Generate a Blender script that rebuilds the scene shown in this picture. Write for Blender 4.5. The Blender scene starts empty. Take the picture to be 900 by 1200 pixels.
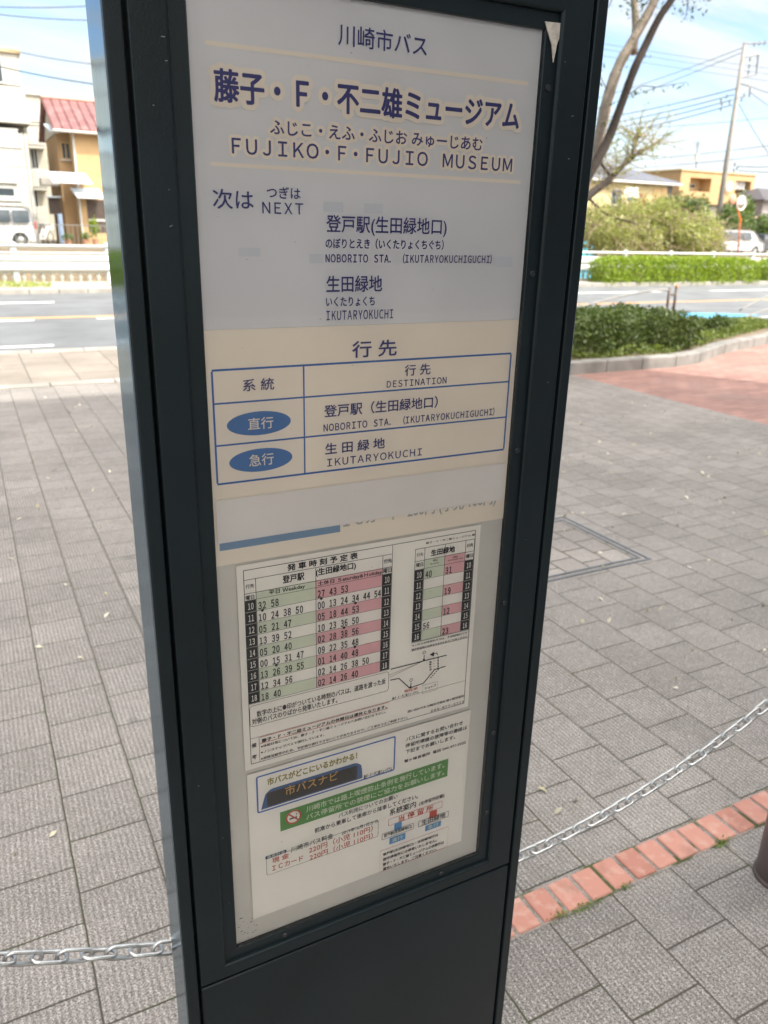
import bpy, math, random
import numpy as np
from mathutils import Vector, Matrix
random.seed(7); RNG = np.random.default_rng(7)
S = bpy.context.scene; COL = S.collection
R = math.radians

# ------------------------------------------------------------------ camera, sky, sun, exposure
FPX, CX, CY, EYE = 916.0, 450.0, 600.0, 1.5          # photograph: 900 x 1200 px
def _n(v): v = np.array(v, float); return v/np.linalg.norm(v)
DN = _n([-64, 2526, FPX])
RT = np.array([1864, -285, FPX]); RT = _n(RT - DN*RT.dot(DN))
FW = np.cross(RT, DN)*1.0
if FW[2] < 0: FW = -FW
def at(px, py, Y):
    """point of the place at distance Y from the lens along the pavement axis, seen at a photo position"""
    p = np.array([px-CX, py-CY, FPX]); p = p*Y/p.dot(FW)
    return Vector((p.dot(RT), Y, EYE-p.dot(DN)))
cam_d = bpy.data.cameras.new('camera'); cam = bpy.data.objects.new('camera', cam_d); COL.objects.link(cam)
rx = (RT[0], FW[0], -DN[0]); ry = (-RT[1], -FW[1], DN[1]); rz = (-RT[2], -FW[2], DN[2])
M = Matrix(((rx[0], ry[0], rz[0], 0), (rx[1], ry[1], rz[1], 0), (rx[2], ry[2], rz[2], EYE), (0, 0, 0, 1)))
cam.matrix_world = M
cam_d.sensor_fit = 'VERTICAL'; cam_d.sensor_height = 36.0; cam_d.lens = 36.0*FPX/1200
cam_d.clip_start = 0.02; cam_d.clip_end = 2000
cam_d.dof.use_dof = True; cam_d.dof.focus_distance = 0.88; cam_d.dof.aperture_fstop = 8.5
S.camera = cam
S.view_settings.view_transform = 'Standard'; S.view_settings.look = 'None'
S.view_settings.exposure = 1.6; S.view_settings.gamma = 1; S.view_settings.use_curve_mapping = False

SUN_AZ = math.atan2(0.5, -0.866)      # towards the sun: x = sin, y = cos
SUN_EL = R(52)
W = bpy.data.worlds.new("World"); S.world = W; W.use_nodes = True
nt = W.node_tree; nt.nodes.clear()
def wn(t, **k):
    n = nt.nodes.new(t)
    for a, b in k.items(): setattr(n, a, b)
    return n
sky = wn('ShaderNodeTexSky', sky_type='NISHITA'); sky.sun_disc = False
sky.sun_elevation = SUN_EL; sky.sun_rotation = SUN_AZ; sky.air_density = 1.0; sky.dust_density = 0.4; sky.ozone_density = 1.0
tc = wn('ShaderNodeTexCoord'); sep = wn('ShaderNodeSeparateXYZ'); nt.links.new(tc.outputs['Generated'], sep.inputs[0])
def wmath(op, a, b):
    m = wn('ShaderNodeMath', operation=op)
    for i, v in enumerate((a, b)):
        if isinstance(v, (int, float)): m.inputs[i].default_value = v
        else: nt.links.new(v, m.inputs[i])
    return m.outputs[0]
zz = wmath('ADD', wmath('MAXIMUM', sep.outputs[2], 0.0), 0.16)
cmb = wn('ShaderNodeCombineXYZ')
nt.links.new(wmath('DIVIDE', sep.outputs[0], zz), cmb.inputs[0]); nt.links.new(wmath('DIVIDE', sep.outputs[1], zz), cmb.inputs[1])
mpn = wn('ShaderNodeMapping'); mpn.inputs['Rotation'].default_value = (0, 0, R(35)); mpn.inputs['Scale'].default_value = (0.55, 1.5, 1)
nt.links.new(cmb.outputs[0], mpn.inputs[0])
nz = wn('ShaderNodeTexNoise'); nz.inputs['Scale'].default_value = 1.25; nz.inputs['Detail'].default_value = 8; nz.inputs['Roughness'].default_value = 0.6; nz.inputs['Distortion'].default_value = 0.5
nt.links.new(mpn.outputs[0], nz.inputs[0])
rp = wn('ShaderNodeValToRGB'); rp.color_ramp.elements[0].position = 0.42; rp.color_ramp.elements[1].position = 0.57
rp.color_ramp.elements[0].color = (0.05, 0.05, 0.05, 1); rp.color_ramp.elements[1].color = (0.92, 0.92, 0.92, 1)
nt.links.new(nz.outputs['Fac'], rp.inputs[0])
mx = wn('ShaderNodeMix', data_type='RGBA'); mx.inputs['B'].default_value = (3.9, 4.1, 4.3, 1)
nt.links.new(rp.outputs[0], mx.inputs['Factor']); nt.links.new(sky.outputs[0], mx.inputs['A'])
# warm glow added round the sun, out of view, to lift shaded sign and paving
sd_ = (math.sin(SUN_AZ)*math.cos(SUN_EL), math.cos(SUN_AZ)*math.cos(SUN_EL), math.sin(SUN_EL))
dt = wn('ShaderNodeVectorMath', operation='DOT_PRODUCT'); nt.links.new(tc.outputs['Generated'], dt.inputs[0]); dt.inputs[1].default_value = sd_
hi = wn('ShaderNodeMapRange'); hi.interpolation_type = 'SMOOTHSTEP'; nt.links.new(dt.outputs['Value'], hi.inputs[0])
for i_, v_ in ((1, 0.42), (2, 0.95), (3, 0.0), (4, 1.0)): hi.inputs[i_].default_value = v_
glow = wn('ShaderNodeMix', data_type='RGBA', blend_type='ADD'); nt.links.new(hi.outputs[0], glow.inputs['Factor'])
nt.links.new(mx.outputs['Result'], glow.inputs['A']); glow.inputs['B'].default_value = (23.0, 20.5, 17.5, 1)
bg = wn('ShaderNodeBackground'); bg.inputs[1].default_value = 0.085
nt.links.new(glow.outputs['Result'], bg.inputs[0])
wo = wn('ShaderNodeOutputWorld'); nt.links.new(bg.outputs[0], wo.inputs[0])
sd = bpy.data.lights.new('sun', 'SUN'); sd.energy = 2.0; sd.angle = R(0.53); sd.color = (1, 0.95, 0.87)
so = bpy.data.objects.new('sun', sd); COL.objects.link(so)
sv = Vector((math.sin(SUN_AZ)*math.cos(SUN_EL), math.cos(SUN_AZ)*math.cos(SUN_EL), math.sin(SUN_EL)))
so.rotation_euler = sv.to_track_quat('Z', 'Y').to_euler(); so.location = sv*60

# ------------------------------------------------------------------ helpers
class NT:
    def __init__(s, name):
        s.m = bpy.data.materials.new(name); s.m.use_nodes = True; s.t = s.m.node_tree
        s.b = s.t.nodes['Principled BSDF']; s.out = s.t.nodes['Material Output']
        s.tc = s.t.nodes.new('ShaderNodeTexCoord')
    def new(s, t, ins=None, **k):
        n = s.t.nodes.new(t)
        for a, b in k.items(): setattr(n, a, b)
        for a, v in (ins or {}).items():
            if hasattr(v, 'is_output') or isinstance(v, bpy.types.NodeSocket): s.t.links.new(v, n.inputs[a])
            else: n.inputs[a].default_value = v
        return n
    def link(s, a, b): s.t.links.new(a, b)
    def math(s, op, a, b=0.0, c=None):
        return s.new('ShaderNodeMath', {0: a, 1: b} if c is None else {0: a, 1: b, 2: c}, operation=op).outputs[0]
    def noise(s, scale, detail=4, vec=None, rough=0.55):
        return s.new('ShaderNodeTexNoise', {'Vector': vec or s.tc.outputs['Object'], 'Scale': scale, 'Detail': detail, 'Roughness': rough}).outputs['Fac']
    def ramp(s, fac, a, b, pa=0.3, pb=0.7):
        r = s.new('ShaderNodeValToRGB', {0: fac}); e = r.color_ramp.elements
        e[0].position, e[1].position = pa, pb; e[0].color, e[1].color = c4(a), c4(b)
        return r.outputs[0]
    def mix(s, f, a, b, mode='MIX'):
        n = s.new('ShaderNodeMix', data_type='RGBA', blend_type=mode)
        for k, v in (('Factor', f), ('A', a), ('B', b)):
            if isinstance(v, bpy.types.NodeSocket): s.t.links.new(v, n.inputs[k])
            else: n.inputs[k].default_value = c4(v) if k != 'Factor' else v
        return n.outputs['Result']
    def bump(s, h, dist, strength=1.0):
        n = s.new('ShaderNodeBump', {'Height': h, 'Distance': dist, 'Strength': strength}); s.link(n.outputs[0], s.b.inputs['Normal'])
def c4(c):
    if isinstance(c, (int, float)): c = (c, c, c)
    return tuple(c)[:3]+(1.0,)
def srgb(r, g, b):
    f = lambda v: (v/255/12.92) if v/255 <= 0.04045 else ((v/255+0.055)/1.055)**2.4
    return (f(r), f(g), f(b))
def mat(name, col, rough=0.6, metal=0.0, var=0.12, scale=6.0, bump=0.0, bscale=60.0, spec=None):
    n = NT(name)
    c = np.array(col[:3])
    if var > 0:
        o = n.ramp(n.noise(scale, 6), tuple(c*(1-var)), tuple(np.minimum(c*(1+var), 1)))
        n.link(o, n.b.inputs['Base Color'])
    else: n.b.inputs['Base Color'].default_value = c4(col)
    n.b.inputs['Roughness'].default_value = rough; n.b.inputs['Metallic'].default_value = metal
    if spec is not None: n.b.inputs['Specular IOR Level'].default_value = spec
    if bump > 0: n.bump(n.noise(bscale, 4), bump)
    return n.m
def leafmat(name, c1, c2, trans=0.35, rough=0.5):
    n = NT(name)
    g = n.new('ShaderNodeNewGeometry')
    col = n.ramp(g.outputs['Random Per Island'], c1, c2, 0.0, 1.0)
    n.link(col, n.b.inputs['Base Color']); n.b.inputs['Roughness'].default_value = rough
    t = n.new('ShaderNodeBsdfTranslucent', {'Color': n.mix(1.0, col, (1.3, 1.35, 0.7), 'MULTIPLY')})
    m = n.new('ShaderNodeMixShader', {0: trans, 1: n.b.outputs[0], 2: t.outputs[0]})
    n.link(m.outputs[0], n.out.inputs[0])
    return n.m

class MB:
    def __init__(s): s.v = []; s.f = []
    def add(s, v, f):
        k = len(s.v); s.v += [tuple(p) for p in v]; s.f += [tuple(i+k for i in q) for q in f]; return s
    def box(s, a, b, rot=0.0, c=None):
        x0, y0, z0 = a; x1, y1, z1 = b
        v = [(x0, y0, z0), (x1, y0, z0), (x1, y1, z0), (x0, y1, z0), (x0, y0, z1), (x1, y0, z1), (x1, y1, z1), (x0, y1, z1)]
        if rot:
            cx, cy = c or ((x0+x1)/2, (y0+y1)/2); cs, sn = math.cos(rot), math.sin(rot)
            v = [(cx+(x-cx)*cs-(y-cy)*sn, cy+(x-cx)*sn+(y-cy)*cs, z) for x, y, z in v]
        return s.add(v, [(3, 2, 1, 0), (4, 5, 6, 7), (0, 1, 5, 4), (1, 2, 6, 5), (2, 3, 7, 6), (3, 0, 4, 7)])
    def bbox(s, a, b, e):
        """box with chamfered edges"""
        x0, y0, z0 = a; x1, y1, z1 = b; L = []
        for z, i in ((z0, e), (z0+e, 0), (z1-e, 0), (z1, e)):
            X0, X1, Y0, Y1 = x0+i, x1-i, y0+i, y1-i; k = e if i == 0 else e*0.6
            L.append([(X0+k, Y0, z), (X1-k, Y0, z), (X1, Y0+k, z), (X1, Y1-k, z), (X1-k, Y1, z), (X0+k, Y1, z), (X0, Y1-k, z), (X0, Y0+k, z)])
        return s.loft(L, True)
    def loft(s, loops, cap=False, closed=True):
        n = len(loops[0]); v = [p for l in loops for p in l]; f = []
        for i in range(len(loops)-1):
            for j in range(n if closed else n-1):
                k = (j+1) % n; f.append((i*n+j, i*n+k, (i+1)*n+k, (i+1)*n+j))
        if cap: f.append(tuple(range(n))[::-1]); f.append(tuple((len(loops)-1)*n+j for j in range(n)))
        return s.add(v, f)
    def tube(s, pts, rad, n=8, cap=True, closed=False):
        pts = [Vector(p) for p in pts]; m = len(pts)
        if isinstance(rad, (int, float)): rad = [rad]*m
        loops = []; prev = None
        for i, p in enumerate(pts):
            if closed: d = pts[(i+1) % m]-pts[i-1]
            else: d = pts[min(i+1, m-1)]-pts[max(i-1, 0)]
            d.normalize()
            u = (prev-d*prev.dot(d)) if prev else d.cross(Vector((0, 0, 1)) if abs(d.z) < .9 else Vector((1, 0, 0)))
            u.normalize(); prev = u; w = d.cross(u)
            loops.append([p+(u*math.cos(t)+w*math.sin(t))*rad[i] for t in (2*math.pi*j/n for j in range(n))])
        if closed: loops.append(loops[0]); cap = False
        return s.loft(loops, cap)
    def lathe(s, prof, n=20, c=(0, 0, 0), axis='z'):
        loops = []
        for r, h in prof:
            l = []
            for j in range(n):
                t = 2*math.pi*j/n; a, b = r*math.cos(t), r*math.sin(t)
                l.append({'z': (c[0]+a, c[1]+b, c[2]+h), 'y': (c[0]+a, c[1]+h, c[2]-b), 'x': (c[0]+h, c[1]+a, c[2]+b)}[axis])
            loops.append(l)
        return s.loft(loops, True)
    def prism(s, poly, y0, y1, axis='y'):
        """polygon in (x,z) pushed along y, or in (x,y) pushed along z"""
        g = (lambda p, d: (p[0], d, p[1])) if axis == 'y' else (lambda p, d: (p[0], p[1], d)) if axis == 'z' else (lambda p, d: (d, p[0], p[1]))
        return s.loft([[g(p, y0) for p in poly], [g(p, y1) for p in poly]], True)
    def sheet(s, x0, x1, z0, z1, y):  return s.add([(x0, y, z0), (x1, y, z0), (x1, y, z1), (x0, y, z1)], [(0, 1, 2, 3)])
    def flat(s, poly, z): return s.add([(p[0], p[1], z) for p in poly], [tuple(range(len(poly)))])
    def build(s, name, m, parent=None, smooth=False, loc=(0, 0, 0)):
        me = bpy.data.meshes.new(name); off = Vector(loc)
        me.from_pydata([tuple(Vector(p)-off) for p in s.v] if loc != (0, 0, 0) else s.v, [], s.f); me.materials.append(m)
        if smooth: me.polygons.foreach_set('use_smooth', [True]*len(me.polygons))
        import bmesh
        if len(s.f) < 4000:
            bm = bmesh.new(); bm.from_mesh(me); bmesh.ops.recalc_face_normals(bm, faces=bm.faces); bm.to_mesh(me); bm.free()
        o = bpy.data.objects.new(name, me); COL.objects.link(o)
        if parent is not None: o.parent = parent; o.location = off
        else: o.location = off
        return o
def tag(o, label=None, cat=None, group=None, kind=None):
    for k, v in (('label', label), ('category', cat), ('group', group), ('kind', kind)):
        if v: o[k] = v
    return o
def empty(name, loc, label, cat, group=None, rz=0.0):
    o = bpy.data.objects.new(name, None); COL.objects.link(o); o.location = loc; o.rotation_euler = (0, 0, rz)
    o.empty_display_size = 0.1
    return tag(o, label, cat, group)
def wpart(mb, name, m, root, smooth=False):
    """part built in world coordinates under a root standing elsewhere"""
    o = mb.build(name, m, None, smooth); bpy_loc = root.matrix_basis.inverted()
    o.data.transform(bpy_loc); o.parent = root; return o
def sub(mb, name, m, part, root, smooth=False):
    o = wpart(mb, name, m, root, smooth); o.parent = part; return o
def struct(mb, name, m, smooth=False): return tag(mb.build(name, m, None, smooth), kind='structure')
def copy_tree(o, parent=None):
    c = o.copy(); COL.objects.link(c)
    if parent is not None: c.parent = parent
    for ch in [x for x in COL.objects if x.parent == o]: copy_tree(ch, c)
    return c

# ------------------------------------------------------------------ materials
def paving_mat(name, c1, c2, joint, bw, rh, mortar, rot=True, ribs=True, moss=True, speck=0.5, off=0.5, org=(0, 0)):
    n = NT(name); o = n.tc.outputs['Object']
    sp = n.new('ShaderNodeSeparateXYZ', {0: o})
    # a little wander so that the joints are not ruler straight
    wob = n.math('MULTIPLY', n.math('SUBTRACT', n.noise(9, 2), 0.5), 0.006)
    X = n.math('ADD', n.math('SUBTRACT', sp.outputs[0], org[0]), wob); Y = n.math('ADD', n.math('SUBTRACT', sp.outputs[1], org[1]), wob)
    v = n.new('ShaderNodeCombineXYZ', {0: Y if rot else X, 1: X if rot else Y}).outputs[0]
    br = n.new('ShaderNodeTexBrick', {'Vector': v, 'Color1': (0, 0, 0, 1), 'Color2': (1, 1, 1, 1), 'Mortar': (0.5, 0.5, 0.5, 1), 'Scale': 1.0,
                                      'Mortar Size': mortar, 'Mortar Smooth': 0.25, 'Bias': 0.0, 'Brick Width': bw, 'Row Height': rh}, offset=off, squash=1.0)
    base = n.mix(br.outputs['Color'], c1, c2)
    base = n.mix(1.0, base, n.ramp(n.noise(1.3, 5), 0.78, 1.15, 0.3, 0.7), 'MULTIPLY')
    grain = n.noise(230, 4, rough=0.8)
    base = n.mix(1.0, base, n.ramp(grain, 1-speck, 1+speck, 0.4, 0.6), 'MULTIPLY')
    vor = n.new('ShaderNodeTexVoronoi', {'Vector': o, 'Scale': 190.0})
    flecks = n.math('MULTIPLY', n.math('LESS_THAN', vor.outputs['Distance'], 0.3), n.math('GREATER_THAN', n.noise(60, 2), 0.45))
    base = n.mix(n.math('MULTIPLY', flecks, 0.75*speck), base, (0.62, 0.6, 0.56))
    dirt = n.ramp(n.noise(5.0, 6, rough=0.65), 0.0, 1.0, 0.52, 0.72)
    base = n.mix(n.math('MULTIPLY', dirt, 0.28), base, tuple(np.array(c1)*0.55))
    st = n.math('LESS_THAN', n.new('ShaderNodeTexVoronoi', {'Vector': o, 'Scale': 2.6}).outputs['Distance'], n.math('MULTIPLY', n.noise(3.1, 3), 0.11))
    base = n.mix(n.math('MULTIPLY', st, 0.35), base, tuple(np.array(c1)*0.45))
    base = n.mix(n.math('MULTIPLY', n.ramp(n.noise(0.7, 4), 0.0, 1.0, 0.5, 0.62), 0.14), base, (0.36, 0.34, 0.30))
    jcol = n.mix(n.ramp(n.noise(4.5, 5), 0.0, 1.0, 0.45, 0.62), joint, (0.055, 0.06, 0.02)) if moss else joint
    col = n.mix(br.outputs['Fac'], base, jcol)
    n.link(col, n.b.inputs['Base Color']); n.b.inputs['Roughness'].default_value = 0.85
    h = n.math('MULTIPLY', br.outputs['Fac'], -1.0)
    h = n.math('ADD', h, n.math('MULTIPLY', grain, 0.35))
    if ribs:
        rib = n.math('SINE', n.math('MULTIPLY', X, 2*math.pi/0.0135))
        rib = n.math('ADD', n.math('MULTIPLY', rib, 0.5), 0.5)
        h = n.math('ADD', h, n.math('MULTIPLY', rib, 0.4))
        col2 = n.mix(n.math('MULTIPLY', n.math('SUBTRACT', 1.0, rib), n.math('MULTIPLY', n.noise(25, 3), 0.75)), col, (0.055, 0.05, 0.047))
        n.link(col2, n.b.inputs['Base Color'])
    n.bump(h, 0.004, 0.9)
    return n.m
M_plaza = paving_mat('grey ribbed paving', (0.228, 0.211, 0.192), (0.276, 0.256, 0.234), (0.075, 0.065, 0.05), 0.183, 0.191, 0.0025, speck=0.72, org=(0.045, 0.035))
M_red = paving_mat('red paving', (0.25, 0.135, 0.112), (0.33, 0.185, 0.15), (0.14, 0.095, 0.08), 0.2, 0.1, 0.004, rot=False, ribs=False, moss=False, speck=0.25)
M_walk = paving_mat('pale paving', (0.20, 0.175, 0.145), (0.27, 0.235, 0.195), (0.10, 0.09, 0.075), 0.45, 0.45, 0.006, ribs=False, moss=False, speck=0.2)
M_conc = mat('concrete', (0.29, 0.275, 0.245), 0.85, var=0.25, scale=3, bump=0.003, bscale=90)
M_kerb = mat('kerb concrete', (0.22, 0.215, 0.20), 0.85, var=0.3, scale=4, bump=0.003, bscale=120)
M_asph = mat('asphalt', (0.135, 0.145, 0.15), 0.8, var=0.22, scale=1.2, bump=0.004, bscale=180)
M_earth = mat('earth', (0.14, 0.11, 0.07), 0.95, var=0.35, scale=2, bump=0.02, bscale=20)
M_white = mat('white road paint', (0.72, 0.72, 0.70), 0.7, var=0.12, scale=8)
M_orange = mat('orange road paint', (0.70, 0.34, 0.13), 0.7, var=0.15, scale=8)
M_blue = mat('blue road paint', (0.10, 0.42, 0.72), 0.7, var=0.15, scale=8)
M_railw = mat('white painted steel', (0.52, 0.53, 0.51), 0.45, var=0.08, scale=3)
M_railc = mat('cream balusters', (0.42, 0.41, 0.35), 0.6, var=0.12, scale=4)
M_brown = mat('brown painted steel', (0.075, 0.05, 0.04), 0.45, var=0.15, scale=10)
M_screw = mat('dull screw steel', (0.03, 0.032, 0.035), 0.4, 0.5, var=0.1)
M_galv = mat('galvanised steel', (0.50, 0.51, 0.50), 0.38, 0.9, var=0.18, scale=40, bump=0.0008, bscale=200)
M_frame = mat('dark blue grey paint', (0.006, 0.0105, 0.0125), 0.30, var=0.25, scale=5, bump=0.00015, bscale=500, spec=0.28)
M_gap = mat('black rubber', (0.006, 0.006, 0.007), 0.7, var=0)
M_black = mat('black print', (0.02, 0.02, 0.022), 0.6, var=0)
M_navy = mat('navy print', srgb(52, 52, 110), 0.5, var=0.05, scale=60)
M_cream = mat('cream film', (0.78, 0.69, 0.58), 0.5, var=0.04, scale=8)
M_zone = mat('grey blue film', (0.645, 0.635, 0.645), 0.45, var=0.05, scale=7)
M_tblue = mat('blue print', srgb(40, 92, 160), 0.5, var=0.05, scale=60)
M_paper = mat('paper', (0.80, 0.755, 0.69), 0.6, var=0.04, scale=9)
M_paper2 = mat('grey lilac paper', (0.70, 0.66, 0.63), 0.55, var=0.05, scale=9)
M_back = mat('grey back plate', (0.60, 0.57, 0.52), 0.4, var=0.08, scale=8)
M_pink = mat('pink print', (0.70, 0.40, 0.41), 0.6, var=0.03, scale=60)
M_green = mat('pale green print', (0.60, 0.63, 0.50), 0.6, var=0.03, scale=60)
M_banner = mat('green print', (0.10, 0.26, 0.07), 0.6, var=0.08, scale=60)
M_redp = mat('red print', (0.50, 0.08, 0.05), 0.6, var=0.05, scale=60)
M_sky = mat('sky blue print', (0.10, 0.28, 0.52), 0.6, var=0.05, scale=60)
M_grey = mat('grey print', (0.36, 0.36, 0.36), 0.6, var=0.0)
M_amber = mat('amber print', (0.55, 0.33, 0.12), 0.6, var=0.0)
M_gold = mat('ochre print', (0.30, 0.25, 0.08), 0.6, var=0.0)
M_glass = mat('dark window glass', (0.05, 0.065, 0.075), 0.06, var=0.3, scale=1.5)
M_tyre = mat('tyre rubber', (0.02, 0.02, 0.02), 0.8, var=0.1)
M_car = mat('white car paint', (0.52, 0.535, 0.54), 0.25, var=0.03)
M_cardark = mat('dark car paint', (0.025, 0.03, 0.035), 0.2, var=0.03)
M_bark = NT('grey bark'); _n1 = M_bark.noise(7, 6, rough=0.7)
M_bark.link(M_bark.ramp(_n1, (0.16, 0.13, 0.10), (0.36, 0.31, 0.25)), M_bark.b.inputs['Base Color']); M_bark.b.inputs['Roughness'].default_value = 0.9
M_bark.bump(M_bark.noise(40, 5), 0.02); M_bark = M_bark.m
M_bark2 = mat('dark bark', (0.035, 0.026, 0.02), 0.9, var=0.35, scale=9, bump=0.01, bscale=40)
M_twig = mat('dry twig', (0.26, 0.20, 0.13), 0.9, var=0.3, scale=9)

def steel_mat():
    n = NT('brushed stainless'); o = n.tc.outputs['Object']
    mp = n.new('ShaderNodeMapping', {'Vector': o, 'Scale': (1, 260, 3)}).outputs[0]
    n.b.inputs['Base Color'].default_value = (0.27, 0.33, 0.38, 1); n.b.inputs['Metallic'].default_value = 1.0; n.b.inputs['Specular Tint'].default_value = (0.52, 0.60, 0.66, 1)
    n.link(n.math('ADD', n.math('MULTIPLY', n.noise(14, 6, rough=.7), 0.14), 0.035), n.b.inputs['Roughness'])
    n.bump(n.math('ADD', n.math('MULTIPLY', n.noise(1, 4, mp), 0.12), n.math('MULTIPLY', n.noise(9, 2), 0.9)), 0.0016, 0.5)
    return n.m
M_steel = steel_mat()
def pane_mat():
    n = NT('clear acrylic')
    t = n.new('ShaderNodeBsdfTransparent', {0: (0.97, 0.975, 0.97, 1)})
    g = n.new('ShaderNodeBsdfGlossy', {0: (1, 1, 1, 1), 'Roughness': 0.03})
    f = n.new('ShaderNodeFresnel', {0: 1.49})
    n.link(n.new('ShaderNodeMixShader', {0: f.outputs[0], 1: t.outputs[0], 2: g.outputs[0]}).outputs[0], n.out.inputs[0])
    return n.m
M_pane = pane_mat()

# ------------------------------------------------------------------ ground
PL = 8.08
t = MB(); prof = [(-80, -0.012), (20.4, -0.012), (21.6, -1.4), (35.0, -1.4), (36.2, 0.33), (900, 0.33)]
t.loft([[(-700, y, z), (900, y, z)] for y, z in prof], closed=False)
struct(t, 'ground', M_earth)
struct(MB().flat([(-40, -3), (5.95, -3), (5.95, PL), (-40, PL)], 0), 'plaza_paving', M_plaza)
struct(MB().flat([(5.95, -3), (60, -3), (60, 10.3), (5.95, 10.3)], 0), 'red_paving', M_red)
k = MB()
for i in range(-60, 10): k.bbox((i*0.6, PL+0.003, -0.1), (i*0.6+0.592, PL+0.15, 0.018), 0.008)
struct(k, 'kerb_strip', M_conc)
struct(MB().flat([(-40, PL+0.155), (5.945, PL+0.155), (5.945, 10.3), (-40, 10.3)], 0.001), 'pavement', M_walk)
k = MB()
for i in range(-60, 110): k.bbox((i*0.6, 10.303, -0.1), (i*0.6+0.592, 10.5, 0.012), 0.01)
struct(k, 'road_gutter', M_conc)
struct(MB().flat([(-200, 10.503), (300, 10.503), (300, 18.9), (-200, 18.9)], -0.004), 'road', M_asph)
k = MB()
for i in range(-60, 110): k.bbox((i*0.6, 18.903, -0.1), (i*0.6+0.592, 19.06, 0.11), 0.015)
struct(k, 'far_kerb', M_conc)
struct(MB().flat([(-60, 19.065), (120, 19.065), (120, 20.4), (-60, 20.4)], 0.10), 'far_pavement', M_conc)
def strip(x0, x1, y, w): return [(x0, y-w/2), (x1, y-w/2), (x1, y+w/2), (x0, y+w/2)]
k = MB()
for a, b in ((-9, -5), (-3.2, 0.9), (1.75, 5.5), (8, 11), (14, 17)): k.flat(strip(a, b, 10.9, 0.14), 0.0)
for a, b in ((-8, -3.5), (-2.6, 1.5), (3.2, 7.2), (8.3, 12.3), (13.4, 17.6), (19.6, 24), (26, 30)): k.flat(strip(a, b, 16.9, 0.2), 0.0)
for a, b in ((-6, 0.9), (1.85, 4.5)): k.flat(strip(a, b, 13.86, 0.17), 0.0)
struct(k, 'white_road_marking', M_white)
struct(MB().flat(strip(-60, 120, 14.16, 0.17), 0.0), 'orange_road_marking', M_orange)
k = MB().flat([(12.3, 11.35), (13.2, 10.95), (13.75, 11.05), (14.6, 11.2), (13.9, 11.75), (13.2, 12.05)], 0.0)
struct(k, 'blue_road_marking', M_blue)
# brick course
mb = MB(); pitch = 0.0725
for i in range(-14, 60):
    x = 0.12+i*pitch; j = random.uniform(-0.0015, 0.0015); h = 0.006+random.uniform(-0.0015, 0.002)
    mb.bbox((x, 1.036+j, -0.03), (x+pitch-0.0105+random.uniform(-.001, .001), 1.122+j, h), 0.0025)
n = NT('red brick'); g = n.new('ShaderNodeNewGeometry').outputs['Random Per Island']
cb = n.ramp(g, (0.36, 0.155, 0.115), (0.50, 0.25, 0.19), 0, 1)
cb = n.mix(n.ramp(n.noise(30, 5), 0, 1, 0.5, 0.75), cb, (0.50, 0.33, 0.26)); cb = n.mix(n.ramp(n.noise(14, 5), 0, 0.6, 0.55, 0.75), cb, (0.24, 0.12, 0.09))
n.link(cb, n.b.inputs['Base Color']); n.b.inputs['Roughness'].default_value = 0.85; n.bump(n.noise(220, 4), 0.0015)
struct(mb, 'brick_edging', n.m)
mo = NT('mortar sand'); mo.link(mo.mix(mo.ramp(mo.noise(12, 5), 0, 1, 0.48, 0.6), mo.ramp(mo.noise(300, 3), (0.16, 0.14, 0.12), (0.36, 0.33, 0.30)), (0.07, 0.085, 0.03)), mo.b.inputs['Base Color']); mo.b.inputs['Roughness'].default_value = 0.95; mo.bump(mo.noise(350, 3), 0.002)
struct(MB().flat([(-0.9, 1.03), (4.5, 1.03), (4.5, 1.128), (-0.9, 1.128)], 0.0015), 'brick_joint_bed', mo.m)

# planter: kerb line that runs along the plaza and bends away to the right
KP = [(1.9, 6.85), (5.9, 6.85), (7.55, 6.85), (8.1, 6.98), (9.1, 7.46), (10.6, 7.95), (12.3, 8.6), (13.0, 9.2), (12.6, 9.75), (11.5, 9.95), (1.9, 9.95)]
def resample(P, step, closed=False):
    out = []; Q = P+[P[0]] if closed else P
    for a, b in zip(Q, Q[1:]):
        d = math.hypot(b[0]-a[0], b[1]-a[1]); m = max(1, round(d/step))
        for i in range(m): out.append((a[0]+(b[0]-a[0])*i/m, a[1]+(b[1]-a[1])*i/m))
    return out
kp = resample(KP, 0.55, True); mb = MB(); cen = np.mean(KP, axis=0)
def inner(p, q, d):
    nx, ny = -(q[1]-p[1]), (q[0]-p[0]); l = math.hypot(nx, ny); return (p[0]+nx/l*d, p[1]+ny/l*d)
for p, q in zip(kp, kp[1:]+kp[:1]):
    p = Vector(p); q = Vector(q); dd = (q-p).normalized()*0.006; p2, q2 = p+dd, q-dd
    a, b = inner(p2, q2, 0.15), inner(q2, p2, -0.15)
    c, d = inner(p2, q2, 0.012), inner(q2, p2, -0.012); e, f = inner(p2, q2, 0.138), inner(q2, p2, -0.138)
    mb.loft([[(p2.x, p2.y, -.05), (q2.x, q2.y, -.05), (b[0], b[1], -.05), (a[0], a[1], -.05)], [(p2.x, p2.y, .125), (q2.x, q2.y, .125), (b[0], b[1], .125), (a[0], a[1], .125)],
             [(c[0], c[1], .14), (d[0], d[1], .14), (f[0], f[1], .14), (e[0], e[1], .14)]], True)
struct(mb, 'planter_kerb', M_kerb)
struct(MB().flat([(p[0]+(cen[0]-p[0])*0.012, p[1]+(cen[1]-p[1])*0.05) for p in KP], 0.1), 'planter_soil', M_earth)

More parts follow.
